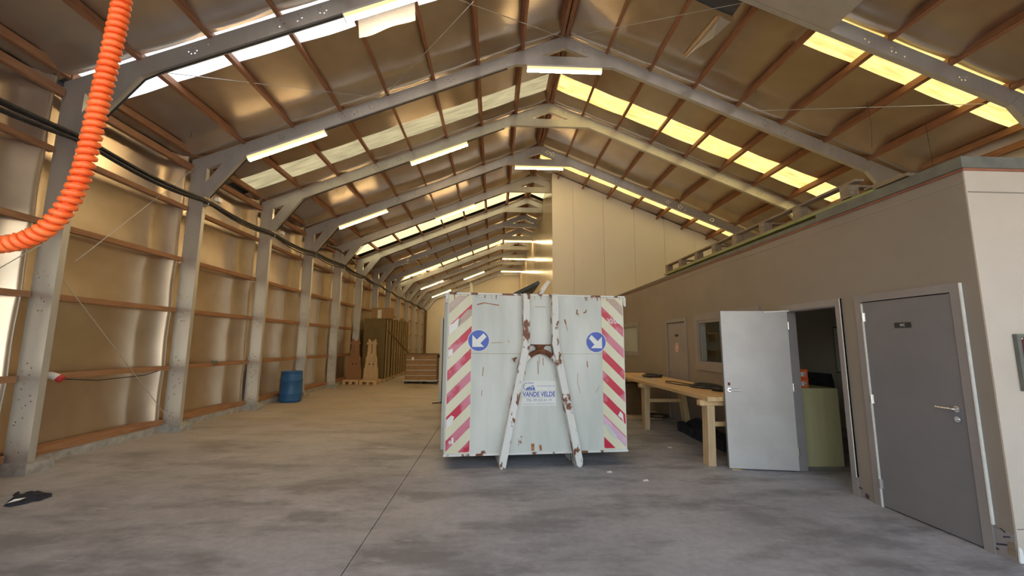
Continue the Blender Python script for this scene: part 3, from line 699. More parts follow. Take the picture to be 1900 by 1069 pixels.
struct(put('ceiling_office', MB().box(XT, 8.41, YOFF, Y_TALL-0.02, 2.85, ZOFF), M_INT))

# capping of the office block
tr = struct(put('trim_1', MB().box(XOFF-0.012, XOFF+0.02, YOFF-0.02, Y_TALL-0.02, ZOFF, ZOFF+0.022).box(XOFF+0.02, 8.41, YOFF-0.02, YOFF+0.01, ZOFF, ZOFF+0.022), M_REDTRIM))
struct(put('trim_2', MB().box(XOFF-0.03, XOFF+0.16, YOFF-0.03, 4.7, ZOFF+0.022, ZOFF+0.12).box(XOFF+0.16, 8.41, YOFF-0.03, YOFF+0.12, ZOFF+0.022, ZOFF+0.12), M_GREYCAP))
struct(put('trim_3', MB().box(XOFF-0.02, XOFF+0.14, 4.7, Y_TALL-0.02, ZOFF+0.022, ZOFF+0.08), M_GREYCAP))
o = put('green_plank', MB().box(XOFF-0.01, XOFF+0.10, 3.95, 9.25, ZOFF+0.122, ZOFF+0.155), M_GREENPLANK); tag(o, 'long greenish plank lying along the office roof edge', 'plank')
pr_ = thing('roof_pallet', 'long weathered timber pallet rail with blocks along the office roof edge', 'pallet', (XOFF+0.05, 7, ZOFF+0.155))
put('top_board', MB().box(XOFF+0.0, XOFF+0.10, 4.15, 9.2, 3.37, 3.395), M_OLDWOOD, pr_, True)
put('bottom_board', MB().box(XOFF+0.0, XOFF+0.10, 4.35, 9.2, 3.206, 3.226), M_OLDWOOD, pr_, True)
for yy in (4.30, 5.05, 5.75, 6.45, 7.1, 7.75, 8.45, 9.13):
    put('block', MB().box(XOFF+0.0, XOFF+0.12, yy-0.06, yy+0.06, 3.227, 3.369), M_OLDWOOD, pr_, True)
put('top_board', MB().box(XOFF+0.65, XOFF+0.75, 4.3, 9.2, 3.37, 3.395), M_OLDWOOD, pr_, True)
for yy in (4.30, 5.75, 7.1, 8.45):
    put('cross_board', MB().box(XOFF+0.1, XOFF+0.75, yy-0.05, yy+0.05, 3.345, 3.369), M_OLDWOOD, pr_, True)
    put('block', MB().box(XOFF+0.63, XOFF+0.75, yy-0.06, yy+0.06, 3.206, 3.345), M_OLDWOOD, pr_, True)
o = put('timber_offcut', MB().box(XOFF+0.02, XOFF+0.14, 3.62, 3.98, ZOFF+0.157, ZOFF+0.19).box(XOFF+0.04, XOFF+0.14, 3.7, 4.1, ZOFF+0.19, ZOFF+0.215), M_OLDWOOD); tag(o, 'short weathered timber offcuts on the office roof edge near the corner', 'timber')

# WC door
d2 = struct(put('door_2', MB().box(XOFF-0.008, XOFF+0.032, 3.364, 4.216, 0.012, 2.042), M_DOOR, bevel=0.004), 'closed grey door with a black WC plate')
def casing(name, h, parent, wd=0.075, m=M_FRAME, sill=False, proud=0.018):
    a, b, c, d = h; mb = MB().box(XOFF-proud, XOFF, a-wd, a, c-(wd if sill else 0), d+wd).box(XOFF-proud, XOFF, b, b+wd, c-(wd if sill else 0), d+wd).box(XOFF-proud, XOFF, a, b, d, d+wd)
    if sill: mb.box(XOFF-proud, XOFF, a, b, c-wd, c)
    return put(name, mb, m, parent, True)
casing('door_casing', H_WC, d2)
put('door_reveal', MB().box(XOFF, XT, 3.345, 3.3545, 0, 2.06).box(XOFF, XT, 4.2255, 4.235, 0, 2.06), M_FRAME, d2, True)
put('raw_edge_highlight', MB().box(XOFF-0.022, XOFF-0.001, 3.268, 3.279, 0.22, 2.12), M_PALE, d2, True)  # pale strip draws the highlight along the raw casing edge
put('raw_edge_highlight', MB().box(XOFF-0.020, XOFF-0.001, 4.216, 4.228, 0.0, 2.03), M_PALE, d2, True)
for z in (0.22, 1.05, 1.89): put('hinge', MB().tube([(XOFF-0.016, 4.218, z-0.045), (XOFF-0.016, 4.218, z+0.045)], 0.011, 8).box(XOFF-0.010, XOFF-0.006, 4.19, 4.218, z-0.045, z+0.045), M_CHROME, d2, True)
def lever(parent, x, y, z, dirn, s=1):
    hd = put('handle', MB().tube([(x, y, z), (x-0.045*s, y, z), (x-0.052*s, y+0.015*dirn, z), (x-0.052*s, y+0.13*dirn, z+0.002)], 0.0095, 8), M_CHROME, parent, True)
    put('escutcheon', MB().tube([(x, y, z), (x-0.012*s, y, z)], 0.026, 16), M_CHROME, parent, True); return hd
lever(d2, XOFF-0.008, 3.42, 1.068, 1)
put('lock', MB().tube([(XOFF-0.008, 3.42, 0.985), (XOFF-0.024, 3.42, 0.985)], 0.024, 16).tube([(XOFF-0.024, 3.42, 0.985), (XOFF-0.035, 3.42, 0.985)], 0.012, 10), M_CHROME, d2, True)
sg = put('sign_plate', MB().box(XOFF-0.013, XOFF-0.008, 3.725, 3.885, 1.765, 1.815), M_BLACK, d2, True); sg['label'] = 'black plate reading WC'
def text_on_office(txt, y, z, w_, h_, m, parent, x):
    me = text_mesh(txt, w_, h_, m, 'lettering', bold=0.01)
    for v in me.vertices: v.co = (x, y-v.co.x, z+v.co.z)     # read from inside the hall
    o_ = link('lettering', me, parent); o_.matrix_parent_inverse = PM[parent.name].inverted(); return o_
text_on_office('WC', 3.805, 1.79, 0.05, 0.026, M_PALE, sg, XOFF-0.0136)

# open steel door and its frame
HX, HY = 3.905, 5.395
d1 = thing('door_1', 'light grey steel door standing open square to the office wall', 'door', (HX, HY, 0), math.atan2(5.533-HY, 3.062-HX)); d1['kind'] = 'structure'
put('leaf', MB().box(0.0, 0.845, -0.0, 0.045, 0.012, 2.048), M_DOOR_OPEN, d1, bevel=0.004)
# leaf local: +x from hinge to free edge; local +y points towards the camera side
put('edge_strip', MB().box(0.845, 0.850, 0.002, 0.043, 0.012, 2.048), M_DOOR, d1)
hd = put('handle', MB().tube([(0.79, 0.045, 1.005), (0.79, 0.088, 1.005), (0.775, 0.095, 1.005), (0.66, 0.095, 1.008)], 0.010, 8), M_CHROME, d1)
put('escutcheon', MB().tube([(0.79, 0.045, 1.005), (0.79, 0.056, 1.005)], 0.028, 16), M_CHROME, d1)
put('lock_plate', MB().box(0.775, 0.805, 0.045, 0.048, 1.06, 1.10), M_RUST, d1)
for z in (0.25, 1.05, 1.85): put('hinge', MB().tube([(0.0, 0.052, z-0.05), (0.0, 0.052, z+0.05)], 0.011, 8), M_CHROME, d1)
put('closer_arm', MB().bar((0.29, 0.055, 2.030), (-0.13, 0.075, 2.052), 0.016, 0.016).tube([(0.29, 0.045, 2.03), (0.29, 0.068, 2.03)], 0.014, 8), M_PALE, d1)
put('kick_wedge', MB().prism([(0.70, 0.0), (0.82, 0.0), (0.82, 0.011), (0.70, 0.004)], 0.02, 0.07), M_PINE, d1)
fm = struct(casing('trim_4', H_OPEN, None)); 
put('jamb', MB().box(XOFF-0.006, XT+0.01, H_OPEN[0]-0.008, H_OPEN[0]+0.012, 0, 2.05).box(XOFF-0.006, XT+0.01, H_OPEN[1]-0.03, H_OPEN[1]+0.008, 0, 2.05).box(XOFF-0.006, XT+0.01, H_OPEN[0], H_OPEN[1], 2.035, 2.058), M_FRAME, fm, True)
put('raw_edge_highlight', MB().box(XOFF-0.022, XOFF-0.001, 4.485, 4.495, 0.2, 2.12), M_PALE, fm, True)  # highlight on this casing's raw edge, built as a pale part

# window onto the workshop
w1 = struct(put('window_1', wall_with_holes(XOFF-0.01, XOFF+0.05, H_W1[0], H_W1[1], H_W1[2], H_W1[3], [(H_W1[0]+0.05, H_W1[1]-0.05, H_W1[2]+0.05, H_W1[3]-0.05)]), M_FRAME), 'grey framed window behind the open door')
casing('window_casing', H_W1, w1, 0.12, sill=True)
put('pane', MB().box(XOFF+0.012, XOFF+0.018, H_W1[0]+0.048, H_W1[1]-0.048, H_W1[2]+0.048, H_W1[3]-0.048), M_GLASS, w1, True)
put('bright_bead', MB().box(XOFF+0.02, XT, H_W1[1]-0.06, H_W1[1]-0.049, H_W1[2]+0.05, H_W1[3]-0.05), M_PALE, w1, True)
for z, lb in ((1.48, 'lower'), (1.80, 'upper')):
    o = put('wall_shelf', MB().box(4.12, 5.15, 7.86, 8.159, z, z+0.03).box(4.3, 4.33, 7.92, 8.159, z-0.14, z).box(4.95, 4.98, 7.92, 8.159, z-0.14, z), M_PINE); tag(o, lb + ' wall shelf seen through the window behind the open door', 'shelf', 'shelves in the dark room')
# far door
d3 = struct(put('door_3', MB().box(XOFF+0.004, XOFF+0.044, 8.362, 9.218, 0.012, 2.06), M_FRAME, bevel=0.003), 'closed brown-grey door behind the workbench')
casing('door_casing', H_D3, d3)
lever(d3, XOFF+0.004, 9.15, 1.05, -1)
put('lock', MB().tube([(XOFF+0.004, 9.13, 0.97), (XOFF-0.014, 9.13, 0.97)], 0.022, 12), M_CHROME, d3, True)
put('sign_plate', MB().box(XOFF-0.001, XOFF+0.004, 8.70, 8.86, 1.765, 1.815), M_BLACK, d3, True)
st = put('round_sticker', MB().prism([(8.79+0.075*math.cos(a*math.pi/12), 1.53+0.095*math.sin(a*math.pi/12)) for a in range(24)], XOFF-0.0, XOFF+0.004, 'x'), M_WHITE, d3, True); st['label'] = 'round white and red prohibition sticker'
ring = MB()
for a in range(24):
    t0, t1 = a*math.pi/12, (a+1)*math.pi/12
    ring.prism([(8.79+r*math.cos(t), 1.53+1.27*r*math.sin(t)) for r, t in ((0.045, t0), (0.06, t0), (0.06, t1), (0.045, t1))], XOFF-0.002, XOFF-0.0, 'x')
ring.bar((XOFF-0.001, 8.755, 1.49), (XOFF-0.001, 8.825, 1.57), 0.002, 0.012, (0, 1, 0))
put('red_ring', ring, M_REDP, st, True)
# far window
w2 = struct(put('window_2', wall_with_holes(XOFF-0.01, XOFF+0.05, H_W2[0], H_W2[1], H_W2[2], H_W2[3], [(H_W2[0]+0.045, H_W2[1]-0.045, H_W2[2]+0.045, H_W2[3]-0.045)]), M_FRAME), 'pale blind window at the far end of the office wall')
casing('window_casing', H_W2, w2, 0.07, sill=True)
put('pane', MB().box(XOFF+0.012, XOFF+0.017, H_W2[0]+0.04, H_W2[1]-0.04, H_W2[2]+0.04, H_W2[3]-0.04), M_GLASS, w2, True)
put('blind', MB().box(XOFF+0.04, XOFF+0.045, H_W2[0]+0.04, H_W2[1]-0.04, H_W2[2]+0.03, H_W2[3]-0.03), M_SIGNW, w2, True)

# notice board on the end face
nb = thing('notice_board', 'dark red notice board with a grey frame on the pale office end', 'board', (4.12, YOFF-0.012, 1.26))
put('board', MB().box(4.145, 4.72, YOFF-0.030, YOFF-0.012, 1.275, 1.665), M_DARKRED, nb, True)
put('frame', MB().box(4.115, 4.145, YOFF-0.042, YOFF-0.012, 1.25, 1.69).box(4.72, 4.75, YOFF-0.042, YOFF-0.012, 1.25, 1.69).box(4.145, 4.72, YOFF-0.042, YOFF-0.012, 1.665, 1.69).box(4.145, 4.72, YOFF-0.042, YOFF-0.012, 1.25, 1.275), M_GREYCAP, nb, True)
for x, z in ((4.16, 1.655), (4.21, 1.57), (4.33, 1.60)): put('pin', MB().tube([(x, YOFF-0.030, z), (x, YOFF-0.040, z)], 0.006, 8), M_PALE, nb, True)

# inside the open doorway
o = put('green_cabinet', MB().box(4.09, 4.675, 5.56, 6.15, 0.0, 1.02), M_GREEN, bevel=0.01); tag(o, 'olive green cabinet standing inside the open doorway', 'cabinet')
o = put('black_case', MB().prism([(4.35, 1.021), (5.25, 1.021), (5.22, 1.16), (4.62, 1.21), (4.42, 1.17)], 6.3, 6.7).box(4.35, 5.25, 6.3, 6.7, 0, 1.021), M_BLACK); tag(o, 'black case behind the green cabinet in the dark room', 'case')
for i, z in enumerate((1.021, 1.146)):
    b = thing('orange_box', ('lower' if i == 0 else 'upper') + ' of the two orange boxes on the green cabinet', 'box', (4.2, 5.65, z), 0, 'orange boxes on the cabinet')
    put('carton', MB().box(4.10, 4.283, 5.575, 5.85, z, z+0.112), M_ORBOX, b, True, bevel=0.003)
    put('lid_lip', MB().box(4.097, 4.287, 5.570, 5.86, z+0.112, z+0.123), M_ORBOX, b, True)
    put('paper_label', MB().box(4.185, 4.245, 5.572, 5.575, z+0.03, z+0.085), M_WHITE, b, True)
    for (a, c, d_, e) in ((4.222, 4.240, 0.035, 0.055), (4.19, 4.212, 0.05, 0.054), (4.19, 4.212, 0.062, 0.066), (4.215, 4.24, 0.066, 0.078)):
        put('label_print', MB().box(a, c, 5.571, 5.572, z+d_, z+e), M_BLACK, b, True)
wb = thing('white_board', 'white board with a black edge on the dark room wall, half hidden by the jamb', 'board', (6.88, 7.2, 1.1))
put('backing', MB().box(6.87, 6.899, 6.38, 8.155, 1.06, 1.97), M_BLACK, wb, True); put('face', MB().box(6.86, 6.87, 6.40, 8.13, 1.08, 1.95), M_PALE, wb, True)

# ------------------------------------------------------------------ workbench
bn = thing('workbench', 'long pine workbench on trestle legs along the office wall', 'workbench', (3.3, 7.3, 0))
put('table_top', MB().box(2.86, 3.72, 5.56, 10.3, 0.845, 0.90), M_PINE, bn, True, bevel=0.004)
for y in (5.70, 8.05):
    put('bearer', MB().box(2.80, 3.78, y-0.045, y+0.045, 0.775, 0.845), M_PINE, bn, True)
    for xt, xb in ((2.935, 2.915), (3.62, 3.72)):
        put('leg', MB().add([(xb-0.05, y-0.075, 0), (xb+0.05, y-0.075, 0), (xb+0.05, y+0.075, 0), (xb-0.05, y+0.075, 0), (xt-0.05, y-0.075, 0.775), (xt+0.05, y-0.075, 0.775), (xt+0.05, y+0.075, 0.775), (xt-0.05, y+0.075, 0.775)],
            [(0, 3, 2, 1), (4, 5, 6, 7), (0, 1, 5, 4), (1, 2, 6, 5), (2, 3, 7, 6), (3, 0, 4, 7)]), M_PINE2, bn, True)
    put('stretcher', MB().box(2.96, 3.66, y-0.025, y+0.025, 0.50, 0.56), M_PINE, bn, True)
y = 10.1
for xb in (2.95, 3.62): put('leg', MB().box(xb-0.05, xb+0.05, y-0.07, y+0.07, 0, 0.845), M_PINE2, bn, True)
def coil(cx, cy, z, R, turns, rr, seed, squash=0.7):
    rn = random.Random(seed); pts = []
    for i in range(int(turns*16)):
        a = i*math.pi/8; q = 1+0.22*math.sin(a*0.37+seed)+0.1*rn.random()
        pts.append((cx+R*q*math.cos(a)*squash, cy+R*q*math.sin(a), z+rr+0.035*(0.5+0.5*math.sin(a*0.61+seed))*min(1, i/16)))
    return MB().tube(pts, rr, 6)
c1 = thing('coiled_lead', 'coiled black lead lying on the near half of the workbench', 'cable', (3.4, 6.6, 0.90))
put('coil', coil(3.45, 6.75, 0.90, 0.24, 3.6, 0.014, 2), M_CABLE, c1, True)
put('loose_loop', MB().tube([(3.35, 6.9, 0.91), (3.2, 7.2, 0.909), (3.15, 7.6, 0.909), (3.25, 7.85, 0.909), (3.38, 7.7, 0.909), (3.4, 7.3, 0.911), (3.42, 7.0, 0.92)], 0.009, 6), M_CABLE, c1, True)
put('plug', MB().tube([(3.30, 6.25, 0.935), (3.36, 6.12, 0.935)], 0.03, 10).tube([(3.36, 6.12, 0.935), (3.38, 6.07, 0.935)], 0.02, 10), M_BLACK, c1, True)
o = put('power_tool', MB().tube([(3.45, 6.2, 0.945), (3.55, 6.02, 0.945), (3.6, 5.85, 0.945)], lambda t: 0.04-0.012*t, 10).box(3.42, 3.5, 6.15, 6.3, 0.902, 0.97), M_BLACK); tag(o, 'black power tool lying on the workbench beside the open door', 'tool')
c2 = thing('cable_heap', 'black cable heap lying on the far half of the workbench', 'cable', (3.4, 8.8, 0.90))
put('coil', coil(3.42, 8.95, 0.90, 0.22, 3.8, 0.016, 5), M_CABLE, c2, True)
o = put('metal_strip', MB().box(3.02, 3.13, 7.95, 9.0, 0.901, 0.915).box(3.02, 3.03, 7.95, 9.0, 0.915, 0.935), M_GALV); tag(o, 'flat grey metal strip on the workbench front edge beside the cable heap', 'strip')

# clutter beyond and under the bench
o = put('brown_crate', MB().box(2.95, 3.42, 10.7, 11.2, 0, 1.16).box(2.93, 3.44, 10.68, 11.22, 1.16, 1.19), M_CARD); tag(o, 'brown carton standing beyond the far end of the workbench', 'box')
o = put('dark_carton', MB().box(2.93, 3.28, 9.3, 9.75, 0.07, 0.70).box(2.92, 3.29, 9.29, 9.76, 0.70, 0.73), M_BROWN); tag(o, 'dark brown carton standing under the far end of the workbench', 'box')
for i, (xx, yy) in enumerate(((3.3, 9.15), (3.45, 9.35))):
    o = put('floor_plank', MB().box(xx-0.55, xx+0.35, yy-0.06, yy+0.06, 0.0, 0.06), M_PINE); tag(o, ('front' if i == 0 else 'rear') + ' pine plank lying on the floor under the workbench', 'plank', 'planks under the workbench')
o = put('wire_tangle', coil(3.5, 9.0, 0.06, 0.22, 4, 0.01, 9, 1.0), M_CABLE); tag(o, 'dark wire tangle on the floor planks under the workbench', 'cable')
o = put('folded_sheeting', MB().grid(lambda u, v: (3.45+0.42*u, 6.3+1.6*v, 0.16+0.10*math.sin(7*u+3*v)*math.sin(9*v)), 8, 14).grid(lambda u, v: (3.45+0.02*math.sin(9*v), 6.3+1.6*v, u*(0.16+0.10*math.sin(3*v)*math.sin(9*v))), 3, 14), M_CLOTH, fixn=False); tag(o, 'dark folded sheeting heaped on the floor against the office wall under the bench', 'sheeting')
for (x, y_2, z, lb) in ((1.46, 5.38, 0, 'white paper scrap on the floor in front of the container right leg'), (1.8, 5.05, 0, 'tiny white scrap lying on the grey floor right of the container'), (2.75, 6.6, 0, 'crumpled white scrap on the floor before the near bench leg')):
    o = put('paper_scrap', MB().add([(x-0.03, y_2-0.01, 0.001), (x+0.035, y_2-0.02, 0.004), (x+0.03, y_2+0.025, 0.016), (x-0.02, y_2+0.03, 0.006)], [(0, 1, 2, 3)]), M_SIGNW, fixn=False); tag(o, lb, 'scrap', 'scraps on the floor')

# ------------------------------------------------------------------ roll-off container
AX, AY, ROT = -0.634, 5.59, math.radians(5.282)
ct = thing('rolloff_container', 'white steel hook-lift container with red chevron panels and rusty front frame', 'container', (AX, AY, 0), ROT)
CW, CH, CLN, ZB = 2.488, 2.255, 6.2, 0.15
put('front_sheet', MB().box(0.01, CW-0.01, 0.0, 0.02, 1.458, CH), M_CPAINT, ct)
put('front_sheet', MB().box(0.01, CW-0.01, -0.003, 0.02, ZB, 1.454), M_CPAINT, ct)
put('side_wall', MB().box(0.0, 0.03, 0.02, CLN, ZB, CH), M_CPAINT, ct)
put('side_wall', MB().box(CW-0.03, CW, 0.02, CLN, ZB, CH), M_CPAINT, ct)
for i in range(9):
    yy = 0.35+i*0.68
    put('side_rib', MB().box(-0.045, 0.0, yy, yy+0.09, ZB, CH-0.02), M_CPAINT, ct); put('side_rib', MB().box(CW, CW+0.045, yy, yy+0.09, ZB, CH-0.02), M_CPAINT, ct)
put('base_plate', MB().box(0.0, CW, 0.02, CLN, ZB, ZB+0.04), M_CPAINT, ct)
tr_ = MB().box(-0.012, CW+0.012, -0.022, 0.06, CH-0.006, CH+0.018)
put('top_rail', tr_.box(-0.04, 0.05, 0.06, CLN, CH-0.02, CH+0.018).box(CW-0.05, CW+0.04, 0.06, CLN, CH-0.02, CH+0.018), M_CBAR, ct)
put('corner_bracket', MB().box(-0.022, 0.012, -0.024, 0.05, CH-0.13, CH-0.008), M_CBAR, ct)
put('corner_bracket', MB().box(CW-0.012, CW+0.022, -0.024, 0.05, CH-0.13, CH-0.008), M_CBAR, ct)
put('bottom_lip', MB().box(0.0, CW, -0.014, 0.06, ZB-0.004, ZB+0.022), M_CBAR, ct)
put('front_joint_strip', MB().box(1.12, 1.42, -0.018, 0.0, 1.565, 1.582), M_RUST, ct)
put('front_joint_strip', MB().box(1.06, 1.50, -0.007, -0.003, 1.172, 1.182), M_CPAINT, ct)
def post(sgn):
    X = (lambda s: s) if sgn < 0 else (lambda s: 2.525-s)
    m = MB()
    m.prism([(X(1.018), 1.575), (X(1.110), 1.575), (X(1.110), CH+0.012), (X(1.018), CH+0.012)], -0.135, 0.0)
    leg = [(1.018, 1.60), (1.116, 1.60), (0.812, 0.10), (0.798, 0.03), (0.775, 0.0), (0.735, 0.0), (0.715, 0.03), (0.713, 0.10)]
    m.prism([(X(a), b) for a, b in leg], -0.140, -0.003)
    return put('hook_post', m, M_CBAR, ct, bevel=0.008)
post(-1); post(1)
arch = [(1.05+0.425*i/14, -0.085, 1.355+0.135*math.sin(math.pi*i/14)**0.8) for i in range(15)]
put('hook_bar', MB().tube(arch, 0.034, 10), M_RUST, ct)
put('hook_bar_sleeve', MB().tube(arch[:3], 0.040, 10), M_CBAR, ct); put('hook_bar_sleeve', MB().tube(arch[-3:], 0.040, 10), M_CBAR, ct)
put('hook_block', MB().prism([(1.175, 1.572), (1.345, 1.572), (1.315, 1.54), (1.30, 1.46), (1.22, 1.46), (1.205, 1.54)], -0.06, -0.003), M_RUST, ct)
put('side_lug', MB().tube([(0.94, -0.02, 1.40), (0.90, -0.07, 1.385), (0.905, -0.09, 1.36)], 0.012, 8), M_RUST, ct)
for s0 in (0.76, 1.765):
    put('skid_rail', MB().prism([(-0.13, 0.035), (-0.09, 0.0), (0.10, 0.0), (CLN, 0.0), (CLN, ZB), (-0.0, ZB), (-0.13, ZB)], s0-0.04, s0+0.04, 'x'), M_CBAR, ct)
# rust stains with a shape of their own
def stain(pts, wdt, y=-0.0065):
    m = MB()
    for (a, b), (c, d) in zip(pts, pts[1:]): m.bar((a, y+0.001, b), (c, y+0.001, d), wdt*random.uniform(0.6, 1.2), 0.002, (0, 1, 0))
    put('rust_streak', m, M_STREAK, ct)
for ps, w_ in ((((0.40, 2.11), (0.50, 2.14), (0.62, 2.12), (0.70, 2.11)), 0.013), (((0.60, 1.60), (0.75, 1.605)), 0.006), (((1.62, 1.93), (1.64, 1.86)), 0.018), (((1.64, 1.86), (1.66, 1.77)), 0.007), (((1.80, 2.07), (1.80, 2.00)), 0.014),
               (((1.89, 2.02), (1.93, 2.04), (1.935, 2.07)), 0.014), (((0.88, 1.39), (0.93, 1.39), (0.925, 1.33)), 0.008), (((0.50, 1.28), (0.49, 1.16)), 0.009), (((0.485, 0.98), (0.48, 0.90)), 0.007),
               (((1.93, 1.36), (1.94, 1.27)), 0.010), (((1.80, 1.20), (1.79, 1.06), (1.82, 0.97), (1.83, 0.93)), 0.004), (((2.10, 1.02), (2.05, 0.93)), 0.004), (((0.82, 1.63), (0.85, 1.61)), 0.012), (((1.17, 0.28), (1.17, 0.19)), 0.05), (((1.27, 0.26), (1.28, 0.19)), 0.045), (((1.20, 2.10), (1.36, 2.10)), 0.007)):
    stain(ps, w_)
for i in range(26):
    sx_ = random.uniform(0.03, CW-0.03); stain(((sx_, CH-0.006), (sx_+random.uniform(-0.004, 0.004), CH-random.uniform(0.02, 0.07))), random.uniform(0.004, 0.012), -0.0088)
for sx_, zz in ((1.06, 1.30), (1.49, 1.30), (1.26, 1.42), (1.24, 1.36), (1.31, 1.40)): stain(((sx_, zz), (sx_+0.004, zz-random.uniform(0.08, 0.2))), 0.008)
# chevron panels
def chevron(left):
    x0, x1 = (0.022, 0.337) if left else (2.150, 2.470)
    hp = put('chevron_panel', MB().box(x0, x1, -0.006, -0.003, 0.185, CH-0.012), M_HCREAM, ct)
    for n in range(-2, 8):
        zt = (0.335 if left else 0.351)+0.2962*n; h = 0.135
        run = 0.31
        if left: poly = [(x0, zt-h), (x1, zt-h+run), (x1, zt+run), (x0, zt)]
        else: poly = [(x0, zt-h), (x0, zt), (x1, zt-run), (x1, zt-run-h)]
        poly = clip_rect(poly, x0+0.004, x1-0.004, 0.195, CH-0.025)
        if len(poly) > 2: put('stripe', MB().prism(poly, -0.0072, -0.006), M_HFADE if max(q[1] for q in poly) > 2.2 else M_HRED, hp)
    return hp
chevron(True); hpR = chevron(False)
o = link('lettering', text_mesh('30/004', 0.23, 0.075, M_SIGNW, bold=0.01), hpR, (2.345, -0.0078, 1.915))
put('code_patch', MB().box(0.10, 0.128, -0.0082, -0.0072, 0.30, 0.38).box(0.06, 0.10, -0.0082, -0.0072, 0.315, 0.33).box(0.07, 0.09, -0.0082, -0.0072, 0.30, 0.345), M_SIGNW, ct)
put('faded_patch', MB().prism([(2.16, 0.50), (2.20, 0.42), (2.28, 0.33), (2.34, 0.30), (2.33, 0.36), (2.26, 0.44), (2.20, 0.52)], -0.0085, -0.0072), M_CPAINT, ct)
# round signs
def arrow_sign(cx, cz, left):
    s = put('direction_sign', MB().disc((cx, cz), 0.147, -0.012, -0.004), M_SIGNW, ct); s['label'] = 'round blue sign with white arrow pointing down ' + ('left' if left else 'right')
    put('blue_face', MB().disc((cx, cz), 0.139, -0.0135, -0.012), M_BLUESIGN, s)
    k = 1 if left else -1
    ar = [(-0.085, -0.085), (0.075, -0.085), (0.025, -0.035), (0.105, 0.05), (0.065, 0.098), (-0.025, 0.012), (-0.085, 0.075)]
    put('arrow', MB().prism([(cx+k*a, cz+b) for a, b in ar], -0.0150, -0.0135), M_SIGNW, s)
def worn(pts, m): put('worn_patch', MB().prism(pts, -0.0080, -0.0072), m, ct)
worn([(0.15, 1.80), (0.335, 1.965), (0.335, 2.055), (0.27, 2.035), (0.20, 1.955), (0.16, 1.90)], M_HFADE)
worn([(0.03, 1.69), (0.14, 1.79), (0.19, 1.89), (0.15, 1.92), (0.09, 1.855), (0.03, 1.83)], M_SIGNW)
worn([(0.03, 1.40), (0.09, 1.45), (0.09, 1.52), (0.03, 1.50)], M_SIGNW)
worn([(0.03, 0.50), (0.10, 0.545), (0.13, 0.64), (0.09, 0.66), (0.03, 0.60)], M_SIGNW)
worn([(2.36, 0.62), (2.41, 0.58), (2.44, 0.52), (2.43, 0.64), (2.39, 0.68)], M_SIGNW)
worn([(2.155, 0.51), (2.465, 0.21), (2.465, 0.33), (2.155, 0.63)], M_HPINK)
arrow_sign(0.430, 1.629, True); arrow_sign(2.065, 1.620, False)
# owner's sticker
sk = put('owner_sticker', MB().box(1.020, 1.486, -0.006, -0.003, 0.766, 1.092), M_STICK, ct); sk['label'] = 'white owner sticker with blue lettering'
def txt(t, cx, cz, w_, h_, m, bold=0.0): return link('lettering', text_mesh(t, w_, h_, m, bold=bold), sk, (cx, -0.0068, cz))
txt('VANDE VELDE', 1.253, 0.918, 0.445, 0.066, M_INKB, 0.025)
txt('TEL. 09 222 61 19', 1.253, 0.842, 0.345, 0.030, M_INKV, 0.015)
txt('Krijgskerlaan 2 - 9600 OUDENAARDE', 1.253, 0.790, 0.435, 0.020, M_INKV)
txt('containerplanet', 1.345, 1.025, 0.255, 0.028, M_INKV)
lg = MB()
for i in range(14):
    a0, a1 = math.pi*(0.5+i/14*0.95), math.pi*(0.5+(i+1)/14*0.95)
    lg.prism([(1.095+r*1.1*math.cos(a), 1.018+r*math.sin(a)) for r, a in ((0.045, a0), (0.052, a0), (0.052, a1), (0.045, a1))], -0.0075, -0.006)
lg.prism([(1.07, 0.968), (1.205, 0.968), (1.205, 0.976), (1.07, 0.976)], -0.0075, -0.006)
for (a, b, c, d) in ((1.075, 0.98, 0.025, 0.02), (1.095, 0.98, 0.022, 0.034), (1.118, 0.98, 0.022, 0.042), (1.142, 0.98, 0.02, 0.034), (1.164, 0.98, 0.036, 0.028), (1.150, 1.02, 0.02, 0.014), (1.172, 1.016, 0.016, 0.016)):
    lg.prism([(a, b), (a+c, b), (a+c*0.85, b+d), (a+c*0.2, b+d)], -0.0075, -0.006)
for i in range(3):
    x = 1.098+0.028*i
    lg.prism([(x, 1.075), (x+0.006, 1.075), (x+0.016, 1.054), (x+0.010, 1.054)], -0.0075, -0.006); lg.prism([(x+0.010, 1.054), (x+0.016, 1.054), (x+0.028, 1.075), (x+0.022, 1.075)], -0.0075, -0.006)
put('emblem', lg, M_INKB, sk)
put('ruled_line', MB().box(1.03, 1.476, -0.0072, -0.006, 0.874, 0.877).box(1.03, 1.476, -0.0072, -0.006, 0.958, 0.961), M_INKV, sk)
# rear door folded back along the left side
rd = put('rear_door', MB().add([(-0.26, 4.95, 0.18), (-0.19, 4.95, 0.18), (-0.02, 6.25, 0.18), (-0.09, 6.25, 0.18), (-0.26, 4.95, 2.24), (-0.19, 4.95, 2.24), (-0.02, 6.25, 2.24), (-0.09, 6.25, 2.24)],
    [(0, 3, 2, 1), (4, 5, 6, 7), (0, 1, 5, 4), (1, 2, 6, 5), (2, 3, 7, 6), (3, 0, 4, 7)]), M_CPAINT, ct)
put('lock_bar', MB().tube([(-0.165, 4.97, 0.12), (-0.165, 4.97, 2.20)], 0.034, 8), M_BLACK, rd)
put('lock_bar', MB().tube([(-0.105, 5.05, 0.10), (-0.105, 5.05, 2.15)], 0.034, 8), M_BLACK, rd)
put('lock_lever', MB().tube([(-0.40, 4.93, 0.14), (-0.165, 4.95, 0.15)], 0.015, 8).tube([(-0.30, 4.94, 1.28), (-0.26, 4.95, 1.28)], 0.045, 8), M_BLACK, rd)
